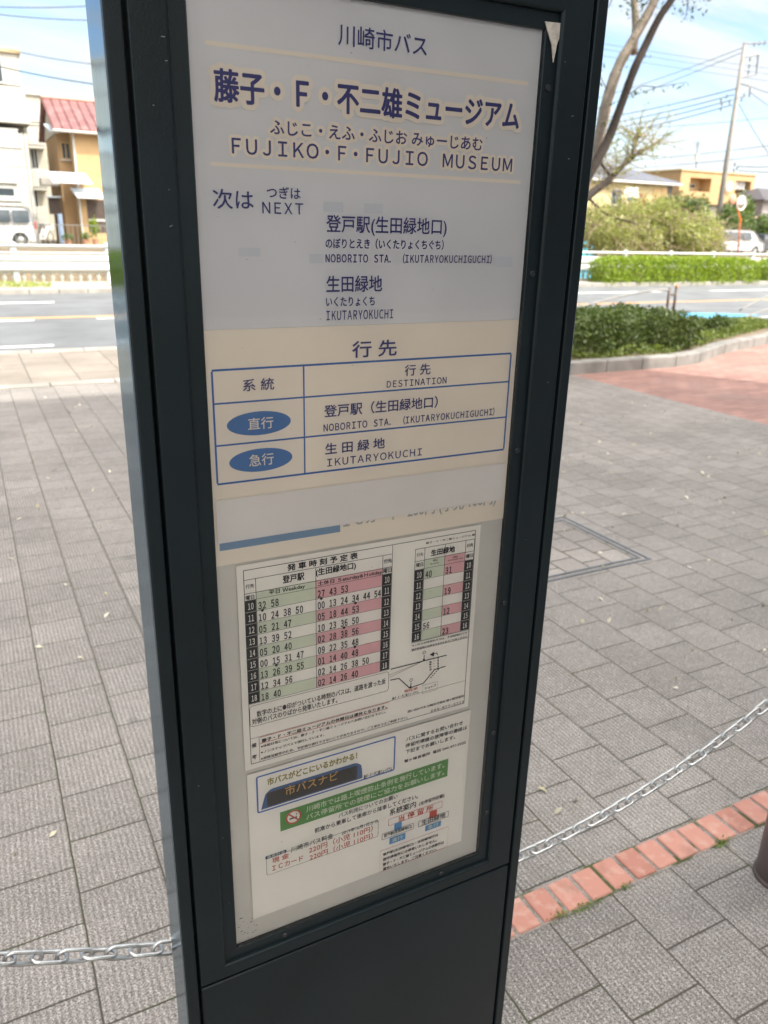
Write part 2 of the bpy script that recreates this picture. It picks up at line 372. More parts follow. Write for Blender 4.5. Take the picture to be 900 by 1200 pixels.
# ------------------------------------------------------------------ foliage
def leaves(name, m, parent, pts, size, asp=0.5, droop=0.0, up=0.3):
    """one mesh of small pointed leaves, one at each point"""
    pts = np.asarray(pts, float); N = len(pts)
    d = RNG.normal(size=(N, 3)); d[:, 2] -= droop; d /= np.linalg.norm(d, axis=1)[:, None]
    nn = RNG.normal(size=(N, 3)); nn[:, 2] += up; s = np.cross(d, nn); s /= np.linalg.norm(s, axis=1)[:, None]+1e-9
    nr = np.cross(s, d)
    L = (size*RNG.uniform(0.6, 1.35, N))[:, None]; Wd = L*asp
    p0 = pts-d*L*.5; p2 = pts+d*L*.5; p1 = pts+s*Wd*.5+nr*L*0.1; p3 = pts-s*Wd*.5+nr*L*0.1
    v = np.stack([p0, p1, p2, p3], 1).reshape(-1, 3)
    me = bpy.data.meshes.new(name); me.vertices.add(4*N); me.vertices.foreach_set('co', v.ravel())
    me.loops.add(4*N); me.loops.foreach_set('vertex_index', np.arange(4*N)); me.polygons.add(N)
    me.polygons.foreach_set('loop_start', np.arange(N)*4); me.polygons.foreach_set('loop_total', np.full(N, 4)); me.update(calc_edges=True)
    me.materials.append(m); o = bpy.data.objects.new(name, me); COL.objects.link(o)
    if parent is not None:
        me.transform(parent.matrix_basis.inverted()); o.parent = parent
    return o
def blob_pts(blobs, N, fill=0.35, zmin=None):
    """points spread near the surfaces of uneven ellipsoids"""
    vol = np.array([b[3]*b[4]*b[5] for b in blobs])**(2/3); cnt = RNG.multinomial(N, vol/vol.sum()); out = []
    for b, c in zip(blobs, cnt):
        d = RNG.normal(size=(c, 3)); d /= np.linalg.norm(d, axis=1)[:, None]
        r = 1-fill*RNG.random(c)**1.5+0.10*RNG.normal(size=c)
        lump = 1+0.13*np.sin(d[:, 0]*7+b[0]*3)+0.13*np.sin(d[:, 2]*6+b[1]*5+d[:, 1]*4)
        out.append(np.array(b[:3])+d*(r*lump)[:, None]*np.array(b[3:6]))
    p = np.concatenate(out)
    return p if zmin is None else p[p[:, 2] > zmin]
L_dark = leafmat('dark evergreen leaves', (0.04, 0.062, 0.014), (0.105, 0.15, 0.035), 0.25, 0.6)
L_hedge = leafmat('bright hedge leaves', (0.13, 0.20, 0.012), (0.30, 0.40, 0.03), 0.35)
L_cover = leafmat('ground cover leaves', (0.09, 0.13, 0.025), (0.20, 0.25, 0.06), 0.35)
L_weed = leafmat('overgrown yellow green leaves', (0.20, 0.23, 0.07), (0.40, 0.41, 0.17), 0.4)
L_mid = leafmat('garden leaves', (0.06, 0.10, 0.03), (0.14, 0.20, 0.06), 0.35)
L_tree = leafmat('street tree leaves', (0.04, 0.07, 0.02), (0.10, 0.15, 0.05), 0.4)

# ------------------------------------------------------------------ the bus stop sign
A = 0.75; DEP = 0.076; YP = A+0.0118          # front face, depth, printed plate
X0, X1 = at(120, 0, A).x, at(714, 0, A).x
ZTOP, ZSEAM = 2.36, at(228, 1163, A).z
sign = empty('bus_stop_sign', ((X0+X1)/2, A+DEP/2, 0), 'tall dark framed bus stop sign with Japanese lettering, timetable behind a clear cover', 'bus stop sign')
EDGE = 0.0145; GAP = 0.004
# shell: outer edge strips, back and core
mb = MB()
mb.bbox((X0, A, 0.02), (X0+EDGE, A+DEP-.004, ZTOP), 0.0012); mb.bbox((X1-EDGE, A, 0.02), (X1, A+DEP-.004, ZTOP), 0.0012)
mb.box((X0+EDGE+.0003, A+.022, 0.02), (X1-EDGE-.0003, A+DEP-.003, ZTOP-.001)); mb.bbox((X0, A-.001, ZTOP+.001), (X1, A+DEP, ZTOP+.03), .003)
wpart(mb, 'casing', M_frame, sign)
wpart(MB().box((X0-.0016, A+.0025, 0.02), (X0-.0002, A+DEP, ZTOP)), 'side_panel', M_steel, sign)
tag(wpart(MB().box((X1+.0002, A+.0025, 0.02), (X1+.0016, A+DEP, ZTOP)), 'side_panel', M_steel, sign))
wpart(MB().box((X0-.02, A-.015, 0.0), (X1+.02, A+DEP+.02, 0.018)), 'base_plate', M_frame, sign)
def rect_sweep(x0, x1, z0, z1, prof):
    m = MB(); m.loft([[(x0+o, y, z0+o), (x1-o, y, z0+o), (x1-o, y, z1-o), (x0+o, y, z1-o)] for o, y in prof]); return m
DX0, DX1 = X0+EDGE+GAP, X1-EDGE-GAP; DZ0, DZ1 = ZSEAM+.002, ZTOP-0.012
DI0, DI1 = at(197, 0, A).x, at(660.5, 15, A).x
DIZ0, DIZ1 = at(267, 1132, A).z, at(661, 14, A).z
# the door: a frame, different widths at the sides and at top and bottom
mb = MB()
def frame_loops(prof):
    L = []
    for k, o, y in prof:            # k 0: from outer edge inward, 1: from inner edge
        if k == 0: r = (DX0+o, DX1-o, DZ0+o, DZ1-o)
        else: r = (DI0+o, DI1-o, DIZ0+o, DIZ1-o)
        L.append([(r[0], y, r[2]), (r[1], y, r[2]), (r[1], y, r[3]), (r[0], y, r[3])])
    return L
mb.loft(frame_loops([(0, 0, A+.02), (0, 0, A+.0022), (0, .0007, A+.0012), (0, .0016, A+.0008), (1, -.003, A+.0008), (1, -.0012, A+.0014), (1, 0, A+.003), (1, 0.0002, A+.0068)]))
wpart(mb, 'door_frame', M_frame, sign)
GI = 0.0165
mb = MB(); mb.loft(frame_loops([(1, .0003, A+.0062), (1, GI-.001, A+.0058), (1, GI, A+.0066), (1, GI, A+.0125)]))
wpart(mb, 'glazing_bead', M_frame, sign)
mb = MB().box((DX0, A+.0195, DZ0), (DX1, A+.0212, DZ1)); wpart(mb, 'inner_seal', M_gap, sign)
# lower panel below the seam
mb = MB().bbox((DX0, A+.0012, 0.06), (DX1, A+.02, ZSEAM-.0025), 0.0015); wpart(mb, 'lower_panel', M_frame, sign)
# screws
def screw(x, z):
    m = MB().lathe([(0.0, -.0015), (.0032, -.0015), (.0036, -.0006), (.0036, .001)], 14, (x, A+.0058, z), 'y')
    return wpart(m, 'screw', M_screw, sign, False)
xr = DI1-GI*0.45; xl = DI0+GI*.45
for z in (1.645, 1.455, 1.245, 1.035, 0.83, 0.69): screw(xr, z)
for f in (0.2, 0.8): screw(DI0+(DI1-DI0)*f, DIZ0+GI*.45)
# printed plates
PX0, PX1, PZ0, PZ1 = DI0+.012, DI1-.012, DIZ0+.012, DIZ1-.012
ZB = at(242, 387, YP).z; ZC = at(255, 664, YP).z
wpart(MB().box((PX0, YP+.0012, PZ0), (PX1, YP+.004, PZ1)), 'back_plate', M_back, sign)
route = wpart(MB().box((PX0+.001, YP, ZB), (PX1-.001, YP+.0008, PZ1-.001)), 'route_panel', M_zone, sign)
dest = wpart(MB().box((PX0+.001, YP, ZC), (at(592, 606, YP).x+.004, YP+.0008, ZB-.0002)), 'destination_panel', M_cream, sign)
wpart(MB().sheet(DI0-.0005+.0008, DI1-.0005, DIZ0+.0008, DIZ1-.0005, A+.0069), 'clear_cover', M_pane, sign)
LAY = 0.00022
def q1(x, y): return (200+x/1.9565, y/1.9565)
def q2(x, y): return (220+x/2.143, 370+y/2.143)
def q3(x, y): return (240+x/2.5, 620+y/2.5)
def q3b(x, y): return (270+x/4.5, 640+y/4.5)
def q4(x, y): return (260+x/2.647, 820+y/2.647)
def q4b(x, y): return (430+x/4.8, 600+y/4.8)
def q5(x, y): return (280+x/4.5, 790+y/4.5)
def q6(x, y): return (430+x/6.0, 840+y/6.0)
SC = {q1: 1.9565, q2: 2.143, q3: 2.5, q3b: 4.5, q4: 2.647, q4b: 4.8, q5: 4.5, q6: 6.0}
TEXTS = []      # (part key, text, x0, x1, zc0, zc1, h, y, bold)
def T(key, s, q, a, b, h, y, bold=0.02, halo=None):
    pa, pb = q(*a), q(*b); A_ = at(*pa, y); B_ = at(*pb, y)
    hz = at(pa[0], pa[1]-h/SC[q]/2, y).z-at(pa[0], pa[1]+h/SC[q]/2, y).z
    hz2 = at(pb[0], pb[1]-h/SC[q]/2, y).z-at(pb[0], pb[1]+h/SC[q]/2, y).z
    zc = (A_.z+B_.z)/2
    TEXTS.append((key, s, A_.x, B_.x, zc, (hz+hz2)/2 if a[1] != b[1] else hz, y, bold, halo))
GRP = {}
def grp(key): return GRP.setdefault(key, MB())
def PZ(q, x, y, Y): p = q(x, y); w = at(p[0], p[1], Y); return (w.x, w.z)
def hline(key, x0, x1, z, w, y): grp(key).sheet(x0, x1, z-w/2, z+w/2, y)
def vline(key, x, z0, z1, w, y): grp(key).sheet(x-w/2, x+w/2, z0, z1, y)
def outline(key, x0, x1, z0, z1, w, y):
    hline(key, x0, x1, z0, w, y); hline(key, x0, x1, z1, w, y); vline(key, x0, z0+w/2, z1-w/2, w, y); vline(key, x1, z0+w/2, z1-w/2, w, y)
def rrect(x0, x1, z0, z1, r, n=6):
    P = []
    for cx, cz, a0 in ((x1-r, z1-r, 0), (x0+r, z1-r, 90), (x0+r, z0+r, 180), (x1-r, z0+r, 270)):
        for i in range(n+1): t = R(a0+90*i/n); P.append((cx+r*math.cos(t), cz+r*math.sin(t)))
    return P
def poly(key, P, y): grp(key).add([(p[0], y, p[1]) for p in P], [tuple(range(len(P)))])
def ring(key, P, w, y):
    n_ = len(P); c = np.mean(P, axis=0); out = []
    for i in range(n_):
        a, b = np.array(P[i-1]), np.array(P[(i+1) % n_]); d = b-a; nn_ = np.array([-d[1], d[0]]); nn_ /= np.linalg.norm(nn_)+1e-9
        if nn_.dot(c-np.array(P[i])) < 0: nn_ = -nn_
        out.append(np.array(P[i])+nn_*w)
    v = [(p[0], y, p[1]) for p in P]+[(p[0], y, p[1]) for p in out]
    grp(key).add(v, [(i, (i+1) % n_, n_+(i+1) % n_, n_+i) for i in range(n_)])
def ell(cx, cz, a, b, n_=40): return [(cx+a*math.cos(2*math.pi*i/n_), cz+b*math.sin(2*math.pi*i/n_)) for i in range(n_)]
def path(key, P, w, y):
    for a, b in zip(P, P[1:]):
        a, b = np.array(a), np.array(b); d = b-a; l = np.linalg.norm(d); d = d/l; nn_ = np.array([-d[1], d[0]])*w/2; e = d*w*0.3
        poly(key, [a-e-nn_, b+e-nn_, b+e+nn_, a-e+nn_], y)
# --- route panel
y1, y2, y3 = YP-LAY, YP-3.2*LAY, YP-4*LAY
for a, b, th in (((78, 98), (820, 191), 10), ((90, 375), (802, 418), 9)):
    p, r_ = PZ(q1, *a, y1), PZ(q1, *b, y1); w = th/1.9565*0.00078; z = (p[1]+r_[1])/2
    poly('route_band%d' % a[1], rrect(p[0], r_[0], z-w/2, z+w/2, w*.45, 4), y1)
T('route_text', '川崎市バス', q1, (384, 82), (588, 103), 50, y2, .008)
T('route_text', '藤子・F・不二雄ミュージアム', q1, (98, 195), (800, 266), 72, y2, .03, ('halo', .19))
T('route_text', 'ふじこ・えふ・ふじお みゅーじあむ', q1, (228, 292), (715, 331), 33, y2, .022, ('halo', .26))
T('route_text', 'FUJIKO・F・FUJIO MUSEUM', q1, (140, 336), (783, 377), 34, y2, .022, ('halo', .23))
T('route_text', '次は', q1, (96, 452), (190, 462), 46, y2, .01)
T('route_text', 'つぎは', q1, (220, 440), (298, 444), 27, y2, .015)
T('route_text', 'NEXT', q1, (210, 475), (304, 480), 26, y2, .012)
T('route_text', '登戸駅(生田緑地口)', q1, (357, 514), (633, 524), 45, y2, .012)
T('route_text', 'のぼりとえき（いくたりょくちぐち）', q1, (355, 556), (626, 563), 24, y2, .02)
T('route_text', 'NOBORITO STA. (IKUTARYOKUCHIGUCHI)', q1, (355, 590), (736, 596), 23, y2, .02)
T('route_text', '生田緑地', q1, (357, 649), (485, 652), 38, y2, .015)
T('route_text', 'いくたりょくち', q1, (356, 690), (468, 692), 22, y2, .02)
T('route_text', 'IKUTARYOKUCHI', q1, (357, 722), (510, 721), 22, y2, .015)
for a, b in (((350, 462), (396, 487)), ((443, 466), (486, 490)), ((740, 588), (782, 612)), ((155, 568), (206, 588)), ((318, 582), (350, 604))):
    p, r_ = PZ(q1, *a, y1), PZ(q1, *b, y1); poly('cover_patch%d' % a[0], [(p[0], r_[1]), (r_[0], r_[1]), (r_[0], p[1]), (p[0], p[1])], y1)
# --- destination panel
T('dest_text', '行 先', q2, (413, 85), (525, 80), 42, y2, .02)
tl = PZ(q2, 60, 138, y1); tr = PZ(q2, 812, 98, y1); bl = PZ(q2, 75, 424, y1)
tx0 = (tl[0]+bl[0])/2; tx1 = tr[0]; tz1 = tl[1]; tz0 = bl[1]; lw = 0.0021
outline('dest_lines', tx0, tx1, tz0, tz1, lw, y1)
for yy in (222, 328): hline('dest_lines', tx0+lw/2, tx1-lw/2, PZ(q2, 68, yy, y1)[1], lw*.85, y1)
vx = PZ(q2, 292.5, 250, y1)[0]
zs = [tz1, PZ(q2, 68, 222, y1)[1], PZ(q2, 68, 328, y1)[1], tz0]
for a, b in zip(zs, zs[1:]): vline('dest_lines', vx, b+lw/2, a-lw/2, lw*.8, y1)
T('dest_text', '系 統', q2, (138, 175), (217, 171), 31, y2, .012)
T('dest_text', '行 先', q2, (545, 138), (610, 133), 28, y2, .012)
T('dest_text', 'DESTINATION', q2, (500, 172), (650, 162), 17, y2, .015)
T('dest_text', '登戸駅（生田緑地口）', q2, (343, 237), (628, 219), 31, y2, .018)
T('dest_text', 'NOBORITO STA. (IKUTARYOKUCHIGUCHI)', q2, (341, 279), (770, 243), 22, y2, .018)
T('dest_text', '生 田 緑 地', q2, (345, 332), (495, 322), 28, y2, .02)
T('dest_text', 'IKUTARYOKUCHI', q2, (350, 368), (588, 343), 19, y2, .015)
for (cx, cy), rxp, ryp, s, ta, tb in (((180, 270), 79, 30, '直行', (151, 272), (215, 268)), ((185, 362), 78, 29, '急行', (154, 364), (216, 359))):
    c = PZ(q2, cx, cy, y1); e = PZ(q2, cx+rxp, cy, y1); f = PZ(q2, cx, cy-ryp, y1); poly('badge%d' % cy, ell(c[0], c[1], e[0]-c[0], f[1]-c[1]), y1)
    T('badge_text', s, q2, ta, tb, 30, y2, .01)
T('fare_text', 'ICカード  200円 (小児 100円)', q2, (390, 519), (775, 459), 38, y1, .02)
p = PZ(q2, 80, 585, y1); r_ = PZ(q2, 383, 538, y1); poly('fare_bar', [(p[0], p[1]-.003), (r_[0], p[1]-.003), (r_[0], p[1]+.008), (p[0], p[1]+.008)], y1)
# --- loose paper strip over the old fare line
YS = YP-0.0014
a = PZ(q2, 70, 465, YS); b = PZ(q2, 797, 378, YS); c = PZ(q2, 78, 573, YS)
strip_o = empty('paper_strip', ((a[0]+b[0])/2, YS, c[1]), 'blank greyish lilac paper strip taped across the panel above the timetable', 'paper strip')
strip_s = wpart(MB().box((a[0], YS-.0002, c[1]), (b[0], YS, a[1])), 'sheet', M_paper2, strip_o)
# --- timetable sheet
YT = YP-0.0022; t1, t2, t3 = YT-LAY*2, YT-LAY*3, YT-LAY*4
sTL = PZ(q3b, 32, 105, YT); sBR = PZ(q4b, 570, 1090, YT); sBL = PZ(q5, 30, 512, YT); sTR = PZ(q4b, 638, 72, YT)
table = empty('timetable_sheet', ((sTL[0]+sTR[0])/2, YT, sBL[1]), 'white paper bus timetable with pink and green rows, under the clear cover', 'timetable')
sx0 = (sTL[0]+sBL[0])/2; sx1 = (sTR[0]+sBR[0])/2
tsheet = wpart(MB().box((sx0, YT-.0003, (sBL[1]+sBR[1])/2), (sx1, YT, (sTL[1]+sTR[1])/2)), 'sheet', M_paper, table)
ix0 = PZ(q3b, 68, 130, t1)[0]; iz1 = PZ(q3b, 68, 130, t1)[1]; ix1 = PZ(q4b, 609, 140, t1)[0]; iz0 = PZ(q5, 55, 478, t1)[1]
lt = 0.0006
outline('tt_lines', ix0, ix1, iz0, iz1, .0007, t2)
zr = [PZ(q3b, 68, v, t1)[1] for v in (130, 182, 255, 292)]
zbot = PZ(q5, 47, 163, t1)[1]; dz = (zr[3]-zbot)/9
xs = [ix0, PZ(q3b, 135, 255, t1)[0], PZ(q3b, 451, 300, t1)[0], PZ(q3b, 799, 250, t1)[0], PZ(q3b, 848, 250, t1)[0]]
zt2 = PZ(q3b, 133, 243, t1)[1]
hline('tt_lines', xs[0], xs[4], zr[1], lt, t2); hline('tt_lines', xs[1], xs[3], zt2, lt, t2)
for xa, xb in ((xs[0], xs[1]), (xs[3], xs[4])): hline('tt_lines', xa, xb, zr[2], lt, t2)
for i in range(10): hline('tt_lines', xs[0], xs[4], zr[3]-dz*i, lt*.7, t2)
for x in xs[1:]: vline('tt_lines', x, zbot, zr[1] if x < xs[4] else iz1, lt, t2)
def tcell(key, s, x0, x1, zc, h, y, bold=.015): TEXTS.append((key, s, x0, x1, zc, h, y, bold, None))
hrs = ['10', '11', '12', '13', '14', '15', '16', '17', '18']
wk = ['32 58', '10 24 38 50', '05 21 47', '13 39 52', '05 20 40', '00 15 31 47', '13 26 39 55', '12 34 56', '18 40']
hol = ['27 43 53', '00 13 24 34 44 54', '05 18 44 53', '10 23 36 50', '02 28 38 56', '09 22 35 48', '01 14 40 48', '02 14 26 38 50', '02 14 26 40']
dots = {0: [0], 1: [], 5: [1]}; hdots = {0: [0], 1: [3], 3: [2], 5: [3]}
pin = 0.0004
def cellfill(key, x0, x1, z0, z1, y): poly(key, [(x0, z0), (x1, z0), (x1, z1), (x0, z1)], y)
cellfill('tt_green', xs[1], xs[2], zr[3], zt2, t1); cellfill('tt_pink', xs[2], xs[3], zr[3], zt2, t1)
CW = (xs[3]-xs[2])*0.965/17.0            # one character
def times(s, x, zc, h, y, key='tt_black'):
    n_ = len(s); tcell(key, s, x, x+CW*(n_-0.1), zc, h, y, .03)
for i, hh in enumerate(hrs):
    za, zb = zr[3]-dz*i, zr[3]-dz*(i+1); zc = (za+zb)/2
    if i % 2 == 0: cellfill('tt_green', xs[1], xs[2], zb, za, t1); cellfill('tt_pink', xs[2], xs[3], zb, za, t1)
    for xa, xb in ((xs[0], xs[1]), (xs[3], xs[4])):
        cellfill('tt_hour%d' % (xa > xs[2]), xa+pin, xb-pin, zb+pin, za-pin, t1); cw = (xb-xa)
        tcell('tt_white', hh, xa+cw*.26, xb-cw*.26, zc, dz*.55, t3, .02)
    times(wk[i], xs[1]+.002, zc-dz*.10, dz*.64, t3); times(hol[i], xs[2]+.002, zc-dz*.10, dz*.64, t3)
    for dd, xb in ((dots.get(i, []), xs[1]), (hdots.get(i, []), xs[2])):
        for k_ in dd: poly('tt_black', ell(xb+.002+CW*(3*k_+.95), zb-dz*.02, .0018, .0018, 14), t3)
T('tt_black', '発 車 時 刻 予 定 表', q3b, (300, 113), (672, 50), 36, t3, .035)
T('tt_black', '登戸駅', q3b, (275, 176), (390, 158), 42, t3, .03); T('tt_black', '(生田緑地口)', q3b, (450, 137), (662, 108), 44, t3, .028)
T('tt_black', '平日 Weekday', q3b, (203, 245), (393, 215), 27, t3, .018); T('tt_black', '土休日 Saturday&Holiday', q3b, (461, 197), (799, 140), 27, t3, .018)
for s, a, b, h in (('行先', (80, 215), (125, 207), 22), ('曜日', (80, 274), (126, 268), 24), ('行先', (810, 82), (851, 74), 22), ('曜日', (806, 132), (850, 124), 24)): T('tt_black', s, q3b, a, b, h, t3, .02)
# right hand table
ux = [PZ(q4b, 268, 330, t1)[0], PZ(q4b, 320, 340, t1)[0], PZ(q4b, 433, 340, t1)[0], PZ(q4b, 546, 330, t1)[0], PZ(q4b, 594, 330, t1)[0]]
uz = [PZ(q4b, 276, 210, t1)[1], PZ(q4b, 272, 280, t1)[1], PZ(q4b, 270, 328, t1)[1]]; ub = PZ(q4b, 253, 735, t1)[1]; du = (uz[2]-ub)/7
uh = PZ(q4b, 328, 268, t1)[1]
hline('tt_lines', ux[0], ux[4], uz[0], lt, t2); hline('tt_lines', ux[1], ux[3], uh, lt, t2)
for xa, xb in ((ux[0], ux[1]), (ux[3], ux[4])): hline('tt_lines', xa, xb, uz[1], lt, t2)
for i in range(8): hline('tt_lines', ux[0], ux[4], uz[2]-du*i, lt*.7, t2)
for x in ux: vline('tt_lines', x, ub, uz[0], lt, t2)
cellfill('tt_green2', ux[1], ux[2], uz[2], uh, t1); cellfill('tt_pink2', ux[2], ux[3], uz[2], uh, t1)
rw = ['40', '', '', '', '', '56', '']; rh_ = ['31', '', '19', '', '12', '', '23']
for i in range(7):
    za, zb = uz[2]-du*i, uz[2]-du*(i+1); zc = (za+zb)/2
    if i % 2 == 0: cellfill('tt_green2', ux[1], ux[2], zb, za, t1); cellfill('tt_pink2', ux[2], ux[3], zb, za, t1)
    for xa, xb in ((ux[0], ux[1]), (ux[3], ux[4])):
        cellfill('tt_hour%d' % (2+(xa > ux[2])), xa+pin, xb-pin, zb+pin, za-pin, t1); cw = xb-xa; tcell('tt_white', hrs[i], xa+cw*.26, xb-cw*.26, zc, du*.55, t3, .02)
    if rw[i]: times(rw[i], ux[1]+.002, zc-du*.10, du*.64, t3)
    if rh_[i]: times(rh_[i], ux[2]+.002, zc-du*.10, du*.64, t3)
T('tt_black', '生田緑地', q4b, (360, 230), (495, 208), 36, t3, .035)
for s, a, b, h in (('行先', (280, 243), (318, 236), 20), ('曜日', (277, 300), (316, 293), 22), ('行先', (562, 190), (598, 184), 20), ('曜日', (558, 250), (597, 243), 22), ('平日', (370, 275), (396, 270), 12), ('Weekday', (357, 292), (405, 286), 10),
                   ('土休日', (480, 256), (512, 250), 11), ('Saturday&Holiday', (455, 272), (540, 260), 10)): T('tt_black', s, q4b, a, b, h, t3, .02)
T('tt_black', '藤子・F・不二雄ミュージアム 線', q4b, (332, 172), (608, 130), 13, t3, .02)
# route sketch
W_ = lambda x, y: PZ(q4b, x, y, t2)
path('tt_black', [W_(135, 884), W_(447, 805)], .0013, t3); path('tt_black', [W_(132, 945), W_(180, 936), W_(240, 990), W_(318, 962), W_(380, 886), W_(440, 868)], .0013, t3)
for (cx, cy), (sx, sy) in (((322, 790), (320, 830)), ((248, 945), (245, 985))):
    c = W_(cx, cy); ring('tt_black', ell(c[0], c[1], .0024, .0024, 20), .0007, t3); path('tt_black', [W_(cx, cy+15), W_(sx, sy)], .001, t3); e = W_(sx, sy); poly('tt_black', ell(e[0], e[1], .0016, .0016, 12), t3)
for v in range(5): path('tt_black', [W_(400, 815+v*16), W_(400, 824+v*16)], .0016, t3); path('tt_black', [W_(376, 818+v*16), W_(376, 822+v*16)], .0006, t3)
for v in range(4): path('tt_black', [W_(392-v*10, 895+v*11), W_(388-v*10, 899+v*11)], .0013, t3)
poly('tt_black', [W_(352, 803), W_(378, 785), W_(376, 812)], t3); path('tt_black', [W_(375, 798), W_(392, 792), W_(397, 804)], .001, t3)
path('tt_lines', [W_(125, 918), W_(318, 838), W_(128, 930)], .0004, t2)
for v in range(4): T('tt_black', '横断歩道'[v], q4b, (351, 845+v*14), (364, 843+v*14), 12, t3, .02)
T('tt_red', '現在地', q4b, (210, 1005), (285, 995), 17, t3, .02); T('tt_black', '藤子・F・不二雄ミュージアム', q4b, (142, 1050), (290, 1010), 14, t3, .02)
a, b = W_(313, 975), W_(395, 1000); ring('tt_lines', [(a[0], b[1]), (b[0], b[1]), (b[0], a[1]), (a[0], a[1])], .0004, t2); T('tt_black', 'ショップ', q4b, (325, 992), (388, 975), 17, t3, .015)
T('tt_black', '※これらの時刻のバスは、生田緑地行です', q4b, (255, 748), (565, 682), 13, t3, .02); T('tt_black', '途中停留所には停まりませんのでご注意ください', q4b, (252, 772), (562, 706), 13, t3, .02)
ring('tt_lines', [(ux[0], ub-.0125), (ux[4], ub-.0125), (ux[4], ub-.0005), (ux[0], ub-.0005)], .0004, t2)
# notes
bx0 = PZ(q3, 130, 520, t1); bx1 = PZ(q3, 538, 470, t1); bz0 = PZ(q3, 137, 580, t1)[1]
ring('tt_lines', rrect(bx0[0], bx1[0], bz0, bx0[1], .004), .0005, t2)
T('tt_black', '数字の上に●印がついている時刻のバスは、道路を渡った反', q3, (152, 540), (530, 447), 17, t3, .012); T('tt_black', '対側のバスのりばから発車いたします。', q3, (138, 563), (388, 503), 17, t3, .012)
zrem = PZ(q5, 50, 345, t1)[1]; hline('tt_lines', ix0, ix1, zrem, lt*.7, t2); vline('tt_lines', PZ(q5, 108, 400, t1)[0], iz0, zrem, lt*.7, t2)
a = PZ(q5, 110, 332, t1); b = PZ(q5, 787, 180, t1); zc = PZ(q5, 110, 368, t1)[1]; ring('tt_red', [(a[0], zc), (b[0], zc), (b[0], a[1]), (a[0], a[1])], .0007, t2)
T('tt_black', '藤子・F・不二雄ミュージアムの休館日は運休となります。', q5, (120, 350), (780, 172), 19, t3, .03)
T('tt_black', '※休館日等については、藤子・F・不二雄ミュージアムへお問い合わせ下さい。', q5, (115, 382), (775, 200), 15, t3, .015)
T('tt_black', '※ノンステップバスで運行しています。', q5, (115, 412), (450, 322), 15, t3, .015)
T('tt_black', '※道路混雑等のため、予定通り運行できないことがありますので、ご了承のうえご利用下さい。', q5, (115, 446), (890, 228), 15, t3, .015)
T('tt_black', '備', q5, (66, 380), (92, 373), 24, t3, .015); T('tt_black', '考', q5, (68, 440), (94, 433), 24, t3, .015)
T('tt_black', '問い合わせ先 川崎市交通局 鷲ヶ峰営業所', q4b, (230, 1118), (545, 1040), 14, t3, .02); T('tt_black', '044-977-5222', q4b, (360, 1116), (545, 1070), 14, t3, .02)
# --- notice sheet
YN = YP-0.0012; n1, n2, n3, n4 = YN-LAY*2, YN-LAY*3, YN-LAY*4, YN-LAY*5
a = PZ(q4, 80, 236, YN); b = PZ(q4, 772, 28, YN); c = PZ(q4, 95, 682, YN)
notice = empty('notice_sheet', ((a[0]+b[0])/2, YN, c[1]), 'paper notice below the timetable with green no smoking banner and bus fares', 'notice')
nsheet = wpart(MB().box(((a[0]+c[0])/2, YN-.0003, c[1]), (b[0], YN, (a[1]+b[1])/2)), 'sheet', M_paper, notice)
N_ = lambda x, y: PZ(q4, x, y, n1)
def boxof(l_top, l_bot, r_mid):
    a, b, c = N_(*l_top), N_(*l_bot), N_(*r_mid); return (a[0]+b[0])/2, c[0], b[1], a[1]
x0, x1, z0, z1 = boxof((105, 240), (110, 354), (538, 160)); ring('nt_blue', rrect(x0, x1, z0, z1, .003, 3), .0021, n1)
T('nt_gold', '市バスがどこにいるかわかる！', q4, (140, 250), (420, 178), 23, n2, .045)
a, b, c, d = N_(122, 342), N_(146, 276), N_(425, 195), N_(436, 244)
za_ = a[1]; zt_ = (b[1]+c[1])/2
poly('nt_busblue', [(a[0], za_)]+[(a[0]+.002, za_+.008)]+[(a[0]+.006+.01*t, zt_-.006+.006*math.sin(t*math.pi/2)) for t in (0, .3, .6, 1)]+[(d[0]-.012+.01*t, zt_-.006*(1-math.cos(t*math.pi/2))) for t in (0, .4, .7, 1)]+[(d[0]-.001, zt_-.012), (d[0], za_+.001), (d[0]-.001, za_)], n1)
poly('nt_panel', rrect(a[0]+.008, d[0]-.008, za_+.002, zt_-.0045, .002, 3), n2)
T('nt_amber', '市バスナビ', q4, (196, 282), (360, 236), 29, n3, .012)
T('nt_black', '藤子・F・不二雄ミュージアム', q4, (440, 240), (528, 213), 12, n2, .02)
x0, x1, z0, z1 = boxof((180, 350), (182, 409), (701, 210)); cellfill('nt_banner', x0, x1, z0, z1, n1)
T('nt_cream', '川崎市では路上喫煙防止条例を施行しています。', q4, (262, 339), (690, 203), 18, n2, .012); T('nt_cream', 'バス停留所での禁煙にご協力をお願いします。', q4, (262, 363), (690, 226), 17, n2, .012)
c = N_(222, 363); rr = .0105
poly('nt_disc', ell(c[0], c[1], rr, rr), n2); ring('nt_red', ell(c[0], c[1], rr, rr), .0021, n3)
path('nt_black', [(c[0]-.005, c[1]-.0015), (c[0]+.004, c[1]-.0015)], .0022, n3); path('nt_black', [(c[0]+.0035, c[1]+.001), (c[0]+.005, c[1]+.0035), (c[0]+.003, c[1]+.0055)], .0007, n3)
path('nt_red', [(c[0]-.0065, c[1]+.0065), (c[0]+.0065, c[1]-.0065)], .002, n4)
T('nt_black', 'バス利用についてのお願い', q4, (362, 358), (545, 301), 14, n2, .012); T('nt_black', '前扉から乗車して後扉から降車してください。', q4, (288, 402), (608, 303), 15, n2, .012)
a, b = N_(135, 497), N_(486, 440); bz = N_(138, 545)[1]-.0016
poly('nt_disc', rrect(a[0], b[0], bz, a[1]+.013, .003, 4), n1); ring('nt_black', rrect(a[0]+.001, b[0]-.001, bz+.001, a[1]+.002, .003, 4), .0005, n2)
